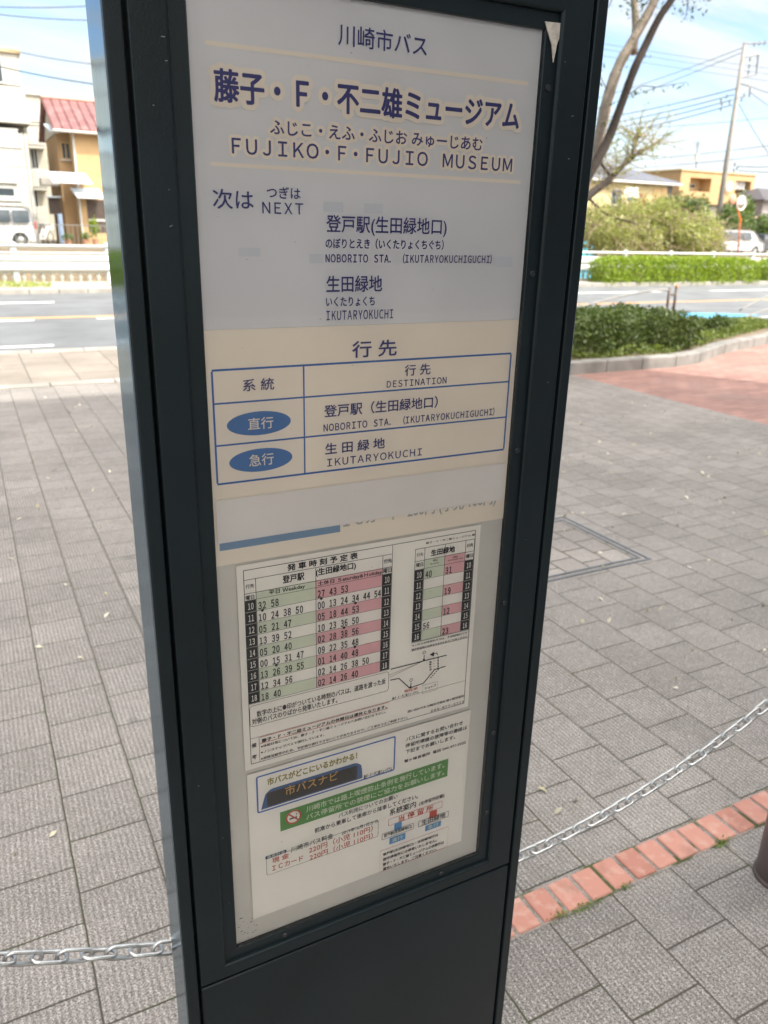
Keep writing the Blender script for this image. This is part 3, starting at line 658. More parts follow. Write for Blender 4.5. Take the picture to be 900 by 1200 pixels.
a = N_(135, 492); b = N_(200, 470); poly('nt_navy', rrect(a[0], b[0], a[1]-.002, a[1]+.003, .001, 3), n2); T('nt_cream', '乗車料金', q4, (140, 488), (196, 472), 9, n3, .01)
T('nt_black', '川崎市バス料金', q4, (214, 464), (345, 423), 17, n2, .012); T('nt_black', '2019年10月1日から', q4, (372, 412), (484, 378), 11, n2, .012)
T('nt_red', '現 金', q4, (156, 499), (208, 483), 17, n2, .02); T('nt_red', '220円（小児 110円）', q4, (270, 466), (468, 400), 19, n2, .012)
T('nt_red', 'ICカード', q4, (156, 522), (252, 492), 17, n2, .02); T('nt_red', '220円（小児 110円）', q4, (272, 487), (468, 424), 19, n2, .012)
T('nt_black', '系統案内', q4, (520, 350), (602, 324), 20, n2, .012); T('nt_black', '(全停留所記載)', q4, (612, 322), (690, 299), 13, n2, .012)
Q = lambda x, y: PZ(q6, x, y, n1)
a, b, c = Q(150, 722), Q(530, 615), Q(152, 768); ring('nt_red', rrect(a[0], b[0], c[1], a[1], .001, 3), .0006, n1); T('nt_red', '当 停 留 所', q6, (222, 718), (466, 638), 40, n2, .02)
for k_, pa, pb in (('nt_sky1', (193, 752), (243, 785)), ('nt_redfill', (440, 668), (490, 698))): a, b = Q(*pa), Q(*pb); poly(k_, [(a[0], b[1]), (b[0], b[1]), (b[0], a[1]), (a[0], a[1])], n2)
a, b, c = Q(105, 825), Q(327, 770), Q(107, 866); ring('nt_black', rrect(a[0], b[0], c[1], a[1], .001, 3), .0006, n2); T('nt_black', '登戸駅(生田緑地口)', q6, (118, 838), (316, 772), 28, n3, .015)
a, b, c = Q(362, 735), Q(573, 680), Q(363, 776); ring('nt_black', rrect(a[0], b[0], c[1], a[1], .001, 3), .0006, n2); T('nt_black', '生田緑地', q6, (384, 743), (552, 692), 34, n3, .015)
for pa, pb, cz, s in (((158, 854), (270, 830), 898, '直行'), ((410, 768), (520, 745), 805, '急行')):
    a, b, c = Q(*pa), Q(*pb), Q(pa[0], cz); poly('nt_sky%d' % cz, rrect(a[0], b[0], c[1], a[1], .0008, 3), n2); T('nt_cream', s, q6, (pa[0]+18, (pa[1]+cz)/2-6), (pb[0]-18, (pa[1]+cz)/2-34), 26, n3, .01)
a, b, c = Q(92, 945), Q(568, 850), Q(95, 1092); ring('nt_red', [(a[0], c[1]), (b[0], c[1]), (b[0], a[1]), (a[0], a[1])], .0006, n1)
for i, (s, xe) in enumerate((('登戸駅(生田緑地口)・生田緑地行は', 500), ('途中停留所には停車いたしません。', 490), ('藤子・F・不二雄ミュージアムの休館日は', 540), ('運休いたします。ご注意ください。', 490))): T('nt_black', s, q6, (112, 962+i*33), (xe, 962+i*33-(xe-112)*.315), 21, n2, .03)
for s, a, b, h in (('バスに関するお問い合わせ', (275, 158), (675, 42), 28), ('停留所標識の故障等の連絡は', (270, 205), (703, 75), 28), ('下記までお願いします。', (272, 240), (620, 148), 28), ('鷲ヶ峰営業所  電話 044-977-5222', (262, 312), (695, 180), 22)): T('nt_black', s, q6, a, b, h, n2, .015)

# fit every line of lettering into its measured place
def fw(t):
    """roman letters and figures in the wide forms that sign lettering uses"""
    return ''.join(chr(ord(c)+0xFEE0) if 0x21 <= ord(c) <= 0x7e else ('\u3000' if c == ' ' else c) for c in t)
tmp = []
for e in TEXTS:
    cu = bpy.data.curves.new('t', 'FONT'); roman = all(ord(c) < 0x80 or c == '・' for c in e[1])
    digits = all(c in '0123456789 -' for c in e[1])
    cu.body = fw(e[1]) if roman else ''.join(chr(ord(c)+0xFEE0) if 'A' <= c <= 'Z' else c for c in e[1]); cu.resolution_u = 3; cu.fill_mode = 'FRONT'
    cu.space_character = 0.54 if digits else 0.78 if roman and e[8] else 0.68 if roman else 1.0
    o = bpy.data.objects.new('t', cu); COL.objects.link(o); tmp.append((e, o))
bpy.context.view_layer.update(); dg = bpy.context.evaluated_depsgraph_get()
def lay(key, co, faces, offs, y):
    """the same strokes laid several times a hair apart: heavier strokes with round ends"""
    for i, (ox, oz) in enumerate(offs):
        v = co.copy(); v[:, 0] += ox; v[:, 2] += oz; v[:, 1] = y-1.2e-5*i
        grp(key).add(v.tolist(), faces)
for e, o in tmp:
    me = bpy.data.meshes.new_from_object(o.evaluated_get(dg)); key, s, x0, x1, zc, h, y, bold, halo = e
    co = np.empty(len(me.vertices)*3); me.vertices.foreach_get('co', co); co = co.reshape(-1, 3)
    lo, hi = co.min(0), co.max(0); b = max(bold*h*0.9, .00013 if h < .0048 and bold > .012 else 0)
    sx = (x1-x0-2*b)/(hi[0]-lo[0]); sz = (h-2*b)/(hi[1]-lo[1])
    v = np.stack([x0+b+(co[:, 0]-lo[0])*sx, np.full(len(co), y), zc+(co[:, 1]-(lo[1]+hi[1])/2)*sz], 1)
    faces = [tuple(p.vertices) for p in me.polygons]
    if h < 0.0048: offs = [(-b, 0), (b, 0)] if bold > .012 else [(0, 0)]
    else: offs = [(0, 0)]+[(b*math.cos(t), b*math.sin(t)) for t in (math.pi*i/4+.4 for i in range(8))]
    lay(key, v, faces, offs, y)
    if halo:
        r_ = halo[1]*h; lay(halo[0], v, faces, [(q*r_*math.cos(t), q*r_*math.sin(t)) for q in (.5, 1) for t in (math.pi*i/8 for i in range(16))], y+LAY*1.9)
    bpy.data.meshes.remove(me)
for _, o in tmp:
    cu = o.data; bpy.data.objects.remove(o); bpy.data.curves.remove(cu)
KEYS = {'route_band': (route, 'colour_band', M_cream, sign), 'halo': (route, 'lettering_outline', M_cream, sign), 'route_text': (route, 'lettering', M_navy, sign), 'cover_patch': (route, 'cover_patch', mat('patch film', (0.575, 0.58, 0.615), .5, var=.03), sign),
        'dest_text': (dest, 'lettering', M_navy, sign), 'dest_lines': (dest, 'table_lines', M_tblue, sign), 'badge': (dest, 'route_badge', mat('badge blue', (0.055, 0.15, 0.36), .5, var=.04), sign), 'badge_text': (dest, 'badge_lettering', M_cream, sign),
        'fare_text': (dest, 'old_fare_lettering', M_grey, sign), 'fare_bar': (dest, 'colour_bar', mat('faded blue print', (0.17, 0.27, 0.40), .5, var=.05), sign),
        'tt_lines': (tsheet, 'table_lines', M_black, table), 'tt_green': (tsheet, 'green_row_shading', M_green, table), 'tt_pink': (tsheet, 'pink_row_shading', M_pink, table), 'tt_hour': (tsheet, 'hour_column', M_black, table),
        'tt_white': (tsheet, 'hour_numerals', M_paper, table), 'tt_black': (tsheet, 'lettering', M_black, table), 'tt_red': (tsheet, 'red_lettering', M_redp, table),
        'nt_blue': (nsheet, 'blue_frame', mat('blue frame print', (0.03, 0.12, 0.38), .5, var=.04), notice), 'nt_gold': (nsheet, 'headline_lettering', M_gold, notice), 'nt_busblue': (nsheet, 'bus_front_picture', mat('bus blue print', (0.06, 0.12, 0.26), .5, var=.06), notice), 'nt_panel': (nsheet, 'display_panel', mat('display print', (0.05, 0.045, 0.04), .5, var=.1), notice),
        'nt_amber': (nsheet, 'display_lettering', M_amber, notice), 'nt_black': (nsheet, 'lettering', M_black, notice), 'nt_banner': (nsheet, 'green_banner', M_banner, notice), 'nt_cream': (nsheet, 'banner_lettering', mat('pale print', (.62, .66, .50), .6, var=0), notice), 'nt_disc': (nsheet, 'white_patch', mat('white print', (.78, .75, .68), .6, var=0), notice),
        'nt_red': (nsheet, 'red_lettering', M_redp, notice), 'nt_redfill': (nsheet, 'red_patch', M_redp, notice), 'nt_navy': (nsheet, 'fare_tag', M_navy, notice), 'nt_sky': (nsheet, 'blue_patch', M_sky, notice)}
for key, m in GRP.items():
    par, nm, mm, root = KEYS[key if key in KEYS else key.rstrip('0123456789')]; sub(m, nm, mm, par, root)
# a torn white scrap caught in the upper right corner of the bead, specks of dirt
c = at(648, 40, A+.0045); scrap = MB()
scrap.prism([(c.x-.012, c.z+.010), (c.x+.014, c.z+.011), (c.x+.006, c.z-.008), (c.x+.003, c.z-.026), (c.x-.001, c.z-.010)], A+.0036, A+.0048)
sc_o = scrap.build('paper_scrap', mat('torn paper', (.36, .33, .29), .8, var=.35, scale=120)); tag(sc_o, 'small torn scrap of whitish paper caught in the upper corner of the sign frame', 'scrap')
dm = MB()
for i in range(70):
    if i < 34: p = at(random.uniform(278, 300), random.uniform(1072, 1105), YP); r_ = random.uniform(.0003, .0014)
    else: p = at(random.uniform(235, 590), random.uniform(60, 1020), YP); r_ = random.uniform(.0002, .0006)
    if PZ0 < p.z: a_ = random.uniform(0, 3); dm.add([(p.x+r_*math.cos(a_+t)*(1+.8*(t % 2)), A+.0063, p.z+r_*math.sin(a_+t)*.6) for t in (0, 1.2, 2.5, 3.7, 5)], [(0, 1, 2, 3, 4)])
wpart(dm, 'dirt_specks', mat('dirt', (.06, .05, .04), .9, var=.2), sign)
sm = MB()
for i in range(14):
    f_ = random.random(); x = random.choice((DX0+.012+random.random()*.03, DI1+.006+random.random()*.03)); z = random.uniform(.62, 1.7); l_ = random.uniform(.0006, .004)
    a_ = random.uniform(-.5, .5); w_ = .00035
    sm.add([(x, A+.0006, z), (x+l_*math.cos(a_), A+.0006, z+l_*math.sin(a_)), (x+l_*math.cos(a_), A+.0006, z+l_*math.sin(a_)+w_), (x, A+.0006, z+w_)], [(0, 1, 2, 3)])
wpart(sm, 'scratches', mat('scratched paint', (.30, .31, .32), .5, var=.2), sign)

# ------------------------------------------------------------------ chain, bollards, weeds, service cover, litter
M_boll = mat('mauve brown bollard paint', (0.17, 0.125, 0.12), 0.5, var=0.12, scale=6, bump=0.0006, bscale=200)
BL = [(-0.17, 0.885), (1.612, 0.885)]
for (bx, by), lab in zip(BL, ('mauve brown steel bollard that holds the left end of the chain', 'mauve brown steel bollard at the right edge beside the brick course')):
    bo = empty('bollard', (bx, by, 0), lab, 'bollard', 'bollards joined by the chain')
    r_ = 0.062
    wpart(MB().lathe([(r_, 0.0), (r_, .70), (r_*.96, .725), (r_*.8, .742), (r_*.4, .75), (.002, .752)], 40, (bx, by, 0)), 'post', M_boll, bo, True)
    wpart(MB().lathe([(r_+.005, 0.001), (r_+.005, .008), (r_+.002, .011), (r_+.0005, .012)], 36, (bx, by, 0)), 'collar', M_brown, bo)
    sx = 1 if bx < 0 else -1
    ey = MB(); ey.tube([(bx+sx*(r_+.012+.014*math.cos(t)), by, .60+.014*math.sin(t)) for t in (2*math.pi*i/14 for i in range(14))], .004, 8, closed=True)
    wpart(ey, 'chain_eye', M_galv, bo, True)
# chain: a hanging curve of real interlocking links, alternately turned
xa, xb = BL[0][0]+.088, BL[1][0]-.088; zc_ = 0.418; xm = (xa+xb)/2
kz = 0.305; xm = 0.70
P_ = [(xa+(xb-xa)*i/400, zc_+kz*(xa+(xb-xa)*i/400-xm)**2) for i in range(401)]
def link_loop(L, Wd, n=6):
    h = L/2-Wd/2; o = [(h+Wd/2*math.cos(t), Wd/2*math.sin(t)) for t in (-math.pi/2+math.pi*i/n for i in range(n+1))]
    return o+[(-h-Wd/2*math.cos(t), -Wd/2*math.sin(t)) for t in (-math.pi/2+math.pi*i/n for i in range(n+1))]
ch = MB(); acc = 0; pitch = 0.033; nxt = 0; k_ = 0; WIRE = .0029
for (ax, az), (bx, bz) in zip(P_, P_[1:]):
    d = math.hypot(bx-ax, bz-az)
    while nxt <= acc+d:
        t = (nxt-acc)/d; cx, cz = ax+(bx-ax)*t, az+(bz-az)*t; ux, uz = (bx-ax)/d, (bz-az)/d
        tw = (0.1 if k_ % 2 else 0.1+math.pi/2)+random.uniform(-.14, .14)
        pts = [(cx+ux*a-uz*b*math.cos(tw), .885+b*math.sin(tw), cz+uz*a+ux*b*math.cos(tw)) for a, b in link_loop(pitch+2*WIRE+.0075, .0185)]
        ch.tube(pts, WIRE, 8, closed=True); nxt += pitch; k_ += 1
    acc += d
tag(ch.build('chain', M_galv, None, True), 'galvanised steel chain hanging between two bollards behind the bus stop sign', 'chain')
M_weed = leafmat('weed leaves', (0.10, 0.16, 0.03), (0.22, 0.30, 0.07), .3)
for i, (px, py, lab) in enumerate(((655, 1074, 'green weed tuft at the brick edge nearest the sign'), (682, 1066, 'low spreading weed tuft along the brick edge, second from the sign'), (846, 990, 'bright weed tuft under the brick edge below the chain'), (731, 1041, 'tiny weed tuft at the middle of the brick edge'))):
    gx, gy = at(px, py, 1).x, 1; p = np.array([px-CX, py-CY, FPX]); p = p*EYE/p.dot(DN); gx, gy = p.dot(RT), p.dot(FW)
    n_ = (60, 70, 60, 25)[i]; wdt = (.014, .03, .014, .010)[i]
    pts = np.stack([gx+RNG.normal(size=n_)*wdt, gy+RNG.normal(size=n_)*.005, np.abs(RNG.normal(size=n_))*.006+.002], 1)
    tag(leaves('weed_tuft', M_weed, None, pts, .009, .35, -.3), lab, 'weed', 'weeds along the brick course')
cov = empty('service_cover', (2.47, 2.86, 0), 'square steel framed access cover filled with paving blocks', 'access cover')
fr = MB()
for o_ in (0, .035):
    x0, x1, z0, z1 = 2.12+o_, 2.82-o_, 2.53+o_, 3.19-o_; w_ = .012
    fr.box((x0, z0, -.02), (x1, z0+w_, .0035)); fr.box((x0, z1-w_, -.02), (x1, z1, .0035)); fr.box((x0, z0+w_+.0005, -.02), (x0+w_, z1-w_-.0005, .0035)); fr.box((x1-w_, z0+w_+.0005, -.02), (x1, z1-w_-.0005, .0035))
wpart(fr, 'steel_frame', mat('blue grey worn steel', (0.15, 0.165, 0.18), 0.4, .6, var=.2), cov)
wpart(MB().flat([(2.17, 2.58), (2.77, 2.58), (2.77, 3.14), (2.17, 3.14)], .0015), 'paving_infill', paving_mat('infill paving', (0.21, 0.19, 0.175), (0.27, 0.25, 0.23), (0.10, 0.09, 0.08), 0.15, 0.14, 0.005, ribs=False, speck=.35), cov)
# fallen petals and leaf bits
pm = []; 
for i in range(420):
    x = RNG.uniform(-.4, 5.8); y = RNG.uniform(1.2, 7.9)
    pm.append((x, y, .004+RNG.random()*.004))
tag(leaves('leaf_litter', leafmat('fallen pale leaves', (0.42, 0.38, 0.22), (0.70, 0.66, 0.56), .1), None, pm, .028, .55, 0, 6), 'pale fallen petals and leaf bits scattered over the grey paving', 'leaf litter', kind='stuff')

# ------------------------------------------------------------------ planter hedge, ground cover, street trees
def bloblist(x0, x1, y0, y1, z0, z1, n_, r_):
    return [(random.uniform(x0, x1), random.uniform(y0, y1), random.uniform(z0, z1), r_*random.uniform(.75, 1.25), r_*random.uniform(.75, 1.2), r_*random.uniform(.7, 1.1)) for _ in range(n_)]
def stems(mb, pts, z0, r_=.006):
    for x, y, z in pts: mb.tube([(x+random.uniform(-.1, .1), y+random.uniform(-.06, .06), z0), (x+random.uniform(-.04, .04), y, (z+z0)/2), (x, y, z)], [r_, r_*.8, r_*.4], 5)
    return mb
def hedge_pts(x0, x1, y0, y1, z0, z1, N, depth=.12):
    """points through the outer layer of a clipped hedge with rounded ends and an uneven face"""
    p = RNG.uniform((x0, y0, z0), (x1, y1, z1), (N*3, 3)); out = []
    top = z1-.05*np.abs(np.sin(p[:, 0]*2.3))-.04*np.sin(p[:, 0]*5.7+1)**2; e = np.minimum(p[:, 0]-x0, x1-p[:, 0])
    top -= .22*np.exp(-e/.22)*(z1-z0); fr = y0+.05*np.sin(p[:, 0]*4.1+p[:, 2]*6)+.05*np.sin(p[:, 0]*9.3)
    d = np.minimum(np.minimum(top-p[:, 2], p[:, 1]-fr), np.minimum(y1-p[:, 1], e)); keep = (d > 0) & (RNG.random(N*3) < np.exp(-d/depth))
    p = p[keep][:N]; return p+RNG.normal(size=p.shape)*.018
def shrub(name, lab, cat, blobs, N, m, size, asp, z0, group=None, wood=None, up=.3, nst=14, pts=None):
    c = np.mean([b[:3] for b in blobs], axis=0); e = empty(name, (c[0], c[1], z0), lab, cat, group)
    leaves('foliage', m, e, blob_pts(blobs, N, .4, z0+.02) if pts is None else pts, size, asp, 0, up)
    wpart(stems(MB(), [(b[0], b[1], b[2]) for b in random.sample(blobs, min(nst, len(blobs)))], z0), 'stem', wood or M_bark2, e)
    return e
shrub('hedge', 'dark green shrub hedge in the kerbed planter beside the red paving', 'hedge', bloblist(4.2, 8.75, 7.5, 8.5, .22, .46, 120, .22), 26000, L_dark, .055, .5, .1, pts=hedge_pts(4.2, 8.5, 7.3, 8.6, .12, .62, 26000))
shrub('shrub', 'small dark rounded shrub at the right part of the planter', 'shrub', bloblist(9.9, 10.7, 8.5, 8.85, .16, .24, 12, .15), 2600, L_dark, .05, .5, .1)
gp = []
for i in range(17000):
    u = RNG.random(); x = 4.0+8.4*u; ylo = 7.08 if x < 7.6 else 7.1+(x-7.6)*.42
    y = ylo+(9.75-ylo)*RNG.random()**1.3
    gp.append((x, y, .11+RNG.random()*.15*(1 if x < 11.5 else .6)*(0.6+.4*math.sin(x*5+y*3))))
tag(leaves('ground_cover', L_cover, None, gp, .055, .35, -.2, .5), 'yellow green ground cover along the planter kerb', 'ground cover', kind='stuff')
for (X_, lab, x0, x1, n_) in ((0, 'long clipped bright green hedge across the road in front of the guard rail', 17.3, 24.2, 80), (1, 'second bright green hedge across the road beyond a narrow gap', 24.7, 33, 70), (2, 'bright green hedge across the road, mirrored in the steel side of the sign', -9.0, -0.9, 60)):
    bl_ = [(x0+.3+(x1-x0-.6)*(i+.5)/n_+random.uniform(-.1, .1), 19.2+random.uniform(-.08, .08), random.choice((.22, .34, .60, .62)), .34*random.uniform(.85, 1.15), .3, .27*random.uniform(.85, 1.1)) for i in range(n_)]
    shrub('hedge', lab, 'hedge', bl_, 24000 if X_ != 2 else 9000, L_hedge, .07, .6, .1, 'hedges across the road', up=.8, pts=hedge_pts(x0, x1, 18.86, 19.7, .06, .90, 26000, .09))
gt = RNG.random((900, 3)); tag(leaves('grass', leafmat('roadside grass', (.22, .28, .03), (.36, .40, .08), .4), None, [(-1.2+2.9*a**1.3, 19.2+.5*b, .12+.18*c*(1-a*.6)) for a, b, c in gt], .14, .12, -1.5), 'yellow green grass tufts at the foot of the guard rail', 'grass', kind='stuff')

def limb(mb, pts, r0, r1, n=10):
    pts = [Vector(p) for p in pts]; m = len(pts); out = []; rad = []
    for i in range(m-1):
        for k in range(4):
            t = k/4; p0, p1, p2, p3 = pts[max(i-1, 0)], pts[i], pts[i+1], pts[min(i+2, m-1)]
            q = 0.5*((2*p1)+(p2-p0)*t+(2*p0-5*p1+4*p2-p3)*t*t+(3*p1-p0-3*p2+p3)*t**3); out.append(q)
    out.append(pts[-1]); L = len(out)
    rad = [(r0+(r1-r0)*i/(L-1))*random.uniform(.94, 1.07) for i in range(L)]
    mb.tube(out, rad, n); return out
def twigs(mb, starts, L, n_, spread, up, r_=.008, leafpts=None, gravity=0.0):
    for p in starts:
        for _ in range(n_):
            d = Vector((random.gauss(0, spread), random.gauss(0, spread), random.gauss(up, spread*.6))).normalized(); q = Vector(p); pts = [q]
            for k in range(5):
                q = q+d*L/5*random.uniform(.7, 1.3); d = (d+Vector((random.gauss(0, .25), random.gauss(0, .25), random.gauss(-gravity, .2)))).normalized(); pts.append(q)
            mb.tube(pts, [r_*(1-k/6.5) for k in range(6)], 5)
            if leafpts is not None: leafpts += [tuple(a+(b-a)*random.random()) for a, b in zip(pts[1:], pts[2:]) for _ in range(2)]
# street tree with two leaning trunks growing from the planter
YT1 = 8.3
tr = empty('street_tree', (5.75, YT1, .1), 'street tree with two leaning bare trunks rising from the planter behind the sign', 'tree')
a_ = MB(); p1 = limb(a_, [(5.75, YT1, .05), (6.25, YT1, 1.0), at(684, 215, YT1), at(702, 160, YT1), at(711, 120, YT1), at(724, 80, YT1), at(739, 52, YT1), at(757, 20, YT1), at(772, -12, YT1), at(800, -95, YT1+.2), at(850, -200, YT1+.3)], .085, .04, 14)
b1 = limb(a_, [at(742, 62, YT1), at(745, 30, YT1+.1), at(742, -10, YT1+.2), at(735, -80, YT1+.3)], .05, .03, 8); wpart(a_, 'trunk', M_bark, tr, True)
a_ = MB(); p2 = limb(a_, [(5.95, YT1-.12, .05), (6.4, YT1-.15, 1.2), at(688, 208, YT1-.2), at(701, 186, YT1-.2), at(714, 160, YT1-.2), at(729, 120, YT1-.25), at(743, 82, YT1-.3), at(758, 50, YT1-.3), at(773, 20, YT1-.35), at(790, -5, YT1-.4), at(835, -80, YT1-.5), at(890, -170, YT1-.6)], .066, .032, 12); wpart(a_, 'trunk', M_bark2, tr, True)
a_ = MB(); lp = []
b3 = limb(a_, [at(790, -8, YT1-.4), at(802, -18, YT1-.45), at(815, -30, YT1-.5)], .02, .012, 6)
for q in (at(700, -70, 8.2), at(790, -140, 8.4), at(860, -150, 8), at(930, -180, 7.8), at(760, -190, 8.6), at(640, -160, 8.6), at(900, -90, 7.6)): twigs(a_, [q], 1.3, 5, 1, .35, .014, lp)
blo = [(Vector(at(x, y, 8.2+random.uniform(-1.3, 1.3)))[:])+(random.uniform(.5, .8), random.uniform(.5, .8), random.uniform(.35, .55)) for x, y in ((700, -110), (760, -190), (840, -190), (900, -150), (950, -210), (640, -190), (800, -260), (880, -260), (720, -260), (600, -260))]
extra = []
for px, py, n_, s_ in ((752, 6, 22, 7), (744, 12, 14, 6), (805, 4, 30, 8), (800, 14, 16, 5), (757, 66, 7, 3), (733, 76, 6, 4), (702, 76, 7, 6), (700, 84, 4, 4), (717, 122, 5, 3), (709, 146, 5, 3), (770, -5, 30, 9), (735, -2, 24, 8), (820, -6, 30, 9)):
    for _ in range(n_): extra.append(at(px+random.gauss(0, s_), py+random.gauss(0, s_), YT1-.25)[:])
tw_ = [at(738, 110, YT1-.2), at(752, 101, YT1-.15), at(770, 102, YT1-.1), at(788, 99, YT1), at(806, 96, YT1)]; limb(a_, tw_, .007, .003, 5)
limb(a_, [at(736, 88, YT1-.2), at(748, 72, YT1-.2), at(758, 66, YT1-.2)], .006, .003, 5); limb(a_, [at(714, 110, YT1), at(704, 90, YT1), at(701, 72, YT1)], .007, .003, 5)
limb(a_, [at(770, -8, YT1), at(758, 2, YT1-.05), at(750, 14, YT1-.1)], .008, .003, 5); limb(a_, [at(800, -20, YT1-.4), at(806, 0, YT1-.4), at(803, 22, YT1-.4)], .008, .003, 5)
for i in range(30):
    t = random.random(); k_ = min(int(t*4), 3); q = tw_[k_].lerp(tw_[k_+1], t*4-k_); extra.append((q.x+random.gauss(0, .015), q.y, q.z-random.uniform(.01, .07)))
wpart(a_, 'branch', M_bark2, tr)
leaves('crown', L_tree, tr, np.concatenate([blob_pts(blo, 9000, .7), np.array(lp)]), .085, .42, .7); leaves('leaf_cluster', L_tree, tr, np.array(extra), .055, .4, .8)

# sparse cherry tree on the far side of the road with an overgrown bank behind the guard rail
ct = empty('cherry_tree', (21.5, 25.5, -1.2), 'sparse half bare tree with thin crooked limbs behind the guard rail', 'tree')
a_ = MB(); lp = []; Yc = 25.5
m1 = limb(a_, [(20.6, Yc, -1.3), at(655, 268, Yc), at(688, 231, Yc), at(712, 213, Yc), at(726, 198, Yc), at(745, 182, Yc), at(768, 168, Yc)], .22, .035, 10)
m2 = limb(a_, [at(716, 207, Yc), at(707, 195, Yc+.3), at(700, 182, Yc+.4), at(697, 165, Yc+.4)], .06, .025, 7)
m3 = limb(a_, [at(742, 185, Yc), at(742, 172, Yc-.3), at(750, 160, Yc-.4)], .05, .02, 7)
m4 = limb(a_, [at(690, 232, Yc), at(705, 247, Yc-.5), at(724, 256, Yc-.8), at(745, 262, Yc-1)], .06, .025, 7)
wpart(a_, 'trunk', M_bark2, ct, True); a_ = MB()
twigs(a_, m1[10:]+m2+m3, 1.2, 4, 1, .55, .016, lp); twigs(a_, m1[16:]+m3[4:], 1.7, 2, 1, .7, .016, lp); twigs(a_, m4, 1.3, 3, 1, -.1, .015, lp, .1)
wpart(a_, 'branch', M_twig, ct)
leaves('crown', L_weed, ct, np.array(random.sample(lp, min(1500, len(lp)))), .13, .4, .5)
for i, (cx, cy, rr_, lab) in enumerate((((690, 745), (246, 285), 1.0, 'tangled yellow green bush with dead stalks below the half bare tree'), ((745, 800), (248, 288), 1.1, 'tangled yellow green bush in the middle of the overgrown bank'), ((795, 838), (262, 290), .9, 'tangled bush at the foot of the utility pole'))):
    bl_ = []
    for k in range(20):
        q = at(random.uniform(*cx), random.uniform(*cy), 26+random.uniform(-1.5, 3)); bl_.append((q.x, q.y, q.z)+tuple(rr_*random.uniform(.5, .95) for _ in range(3)))
    e = empty('overgrown_bush', (bl_[0][0], 26.5, -1.4), lab, 'bush', 'bushes on the overgrown bank')
    leaves('foliage', L_weed, e, blob_pts(bl_, 6500, .6), .19, .3, .2)
    a_ = MB(); twigs(a_, [b[:3] for b in bl_], 2.0, 9, 1, -.15, .02, None, .12); wpart(a_, 'stalk', M_twig, e)
for i, (cx, cy, Yb, lab, m_, n_) in enumerate((((772, 822), (240, 252), 46, 'dark green bushy tree in front of the ochre house', L_mid, 16), ((848, 873), (238, 262), 46, 'green leafy garden tree between the utility pole and the traffic mirror', L_mid, 12), ((838, 880), (256, 266), 43.5, 'rounded green bush behind the parked white van', L_mid, 10), ((884, 902), (262, 270), 46, 'green bush at the right edge behind the parked cars', L_mid, 6))):
    bl_ = []
    for k in range(n_):
        q = at(random.uniform(*cx), random.uniform(*cy), Yb+random.uniform(-1, 1)); bl_.append((q.x, q.y, q.z)+tuple(random.uniform(.6, 1.0) for _ in range(3)))
    c = np.mean([b[:3] for b in bl_], axis=0); e = empty('garden_tree', (c[0], c[1], .33), lab, 'tree', 'garden trees by the houses')
    leaves('crown', m_, e, blob_pts(bl_, 3800, .6), .26, .45, .2)
    a_ = MB(); limb(a_, [(c[0], c[1], .3), (c[0]+.1, c[1], 1.2), (c[0], c[1], c[2])], .12, .05, 8); twigs(a_, [(c[0], c[1], 1.3)], c[2], 5, .5, 1, .04); wpart(a_, 'trunk', M_bark2, e)

# ------------------------------------------------------------------ guard rail of the road, pipe fences, bank fence
GY = 19.95
gr = empty('guard_rail', (12, GY, .1), 'long white steel guard rail with balusters across the road', 'guard rail')
a_ = MB(); b_ = MB(); c_ = MB()
for z, r_ in ((.955, .034), (.80, .03)): a_.tube([(-14, GY, z), (46, GY, z)], r_, 10)
wpart(a_, 'pipe_rail', M_railw, gr, True)
bp = [(GY-.02, .42), (GY-.055, .45), (GY-.055, .53), (GY-.015, .57), (GY-.015, .62), (GY-.055, .655), (GY-.055, .725), (GY-.02, .75)]
b_.loft([[(x, y, z) for y, z in bp]+[(x, y+.012, z) for y, z in bp[::-1]] for x in (-14, 46)], True); wpart(b_, 'beam', M_railw, gr)
c_.box((-14, GY+.05, .36), (46, GY+.11, .40)); c_.box((-14, GY+.04, .10), (46, GY+.16, .17)); wpart(c_, 'baluster_rail', M_railc, gr)
for i in range(30):
    x = 1.05+(i-8)*2.0; p_ = MB(); p_.bbox((x-.065, GY+.0, .1), (x+.065, GY+.15, .985), .02); p_.lathe([(.075, 0), (.07, .03), (.03, .05), (.002, .055)], 12, (x, GY+.07, .985)); wpart(p_, 'post', M_railw, gr)
bs = MB()
for i in range(60*5):
    x = -14+i*.2; bs.lathe([(.035, .17), (.035, .2), (.055, .27), (.035, .33), (.035, .36)], 8, (x, GY+.08, 0))
o = wpart(bs, 'balusters', M_railc, gr); tag(o, kind='stuff')
def pipe_guard(x, y, lab, x_from):
    e = empty('pipe_guard', (x, y, 0), lab, 'road guard', 'pipe guards along the kerb')
    w_ = .085
    for dx in (-w_, w_): wpart(MB().tube([(x+dx, y, 0), (x+dx+.0, y, .62)], .026, 10), 'post', M_brown, e, True)
    for z in (.2, .5): wpart(MB().tube([(x-w_, y, z), (x+w_, y, z)], .02, 8), 'rung', M_brown, e)
    wpart(MB().lathe([(.03, 0), (.034, .02), (.02, .05), (.002, .055)], 10, (x+w_, y, .62)), 'reflector_cap', mat('faded orange plastic', (.42, .2, .09), .5), e)
    M_pg = mat('dull grey pipe', (.20, .20, .19), .5, var=.1)
    for z0, dz_ in ((.585, .5), (.27, .33)):
        pts = [(x-w_-(x-w_-x_from)*t, y, z0-dz_*max(0, t-.12)**1.35*.95) for t in (i/16 for i in range(17))]; wpart(MB().tube(pts, .019, 8), 'curved_rail', M_pg, e, True)
pipe_guard(11.35, 10.62, 'brown ladder shaped post with drooping grey pipes beyond the planter hedge', 8.6)
pipe_guard(14.9, 10.62, 'brown ladder shaped post at the right edge of the road kerb', 13.2)
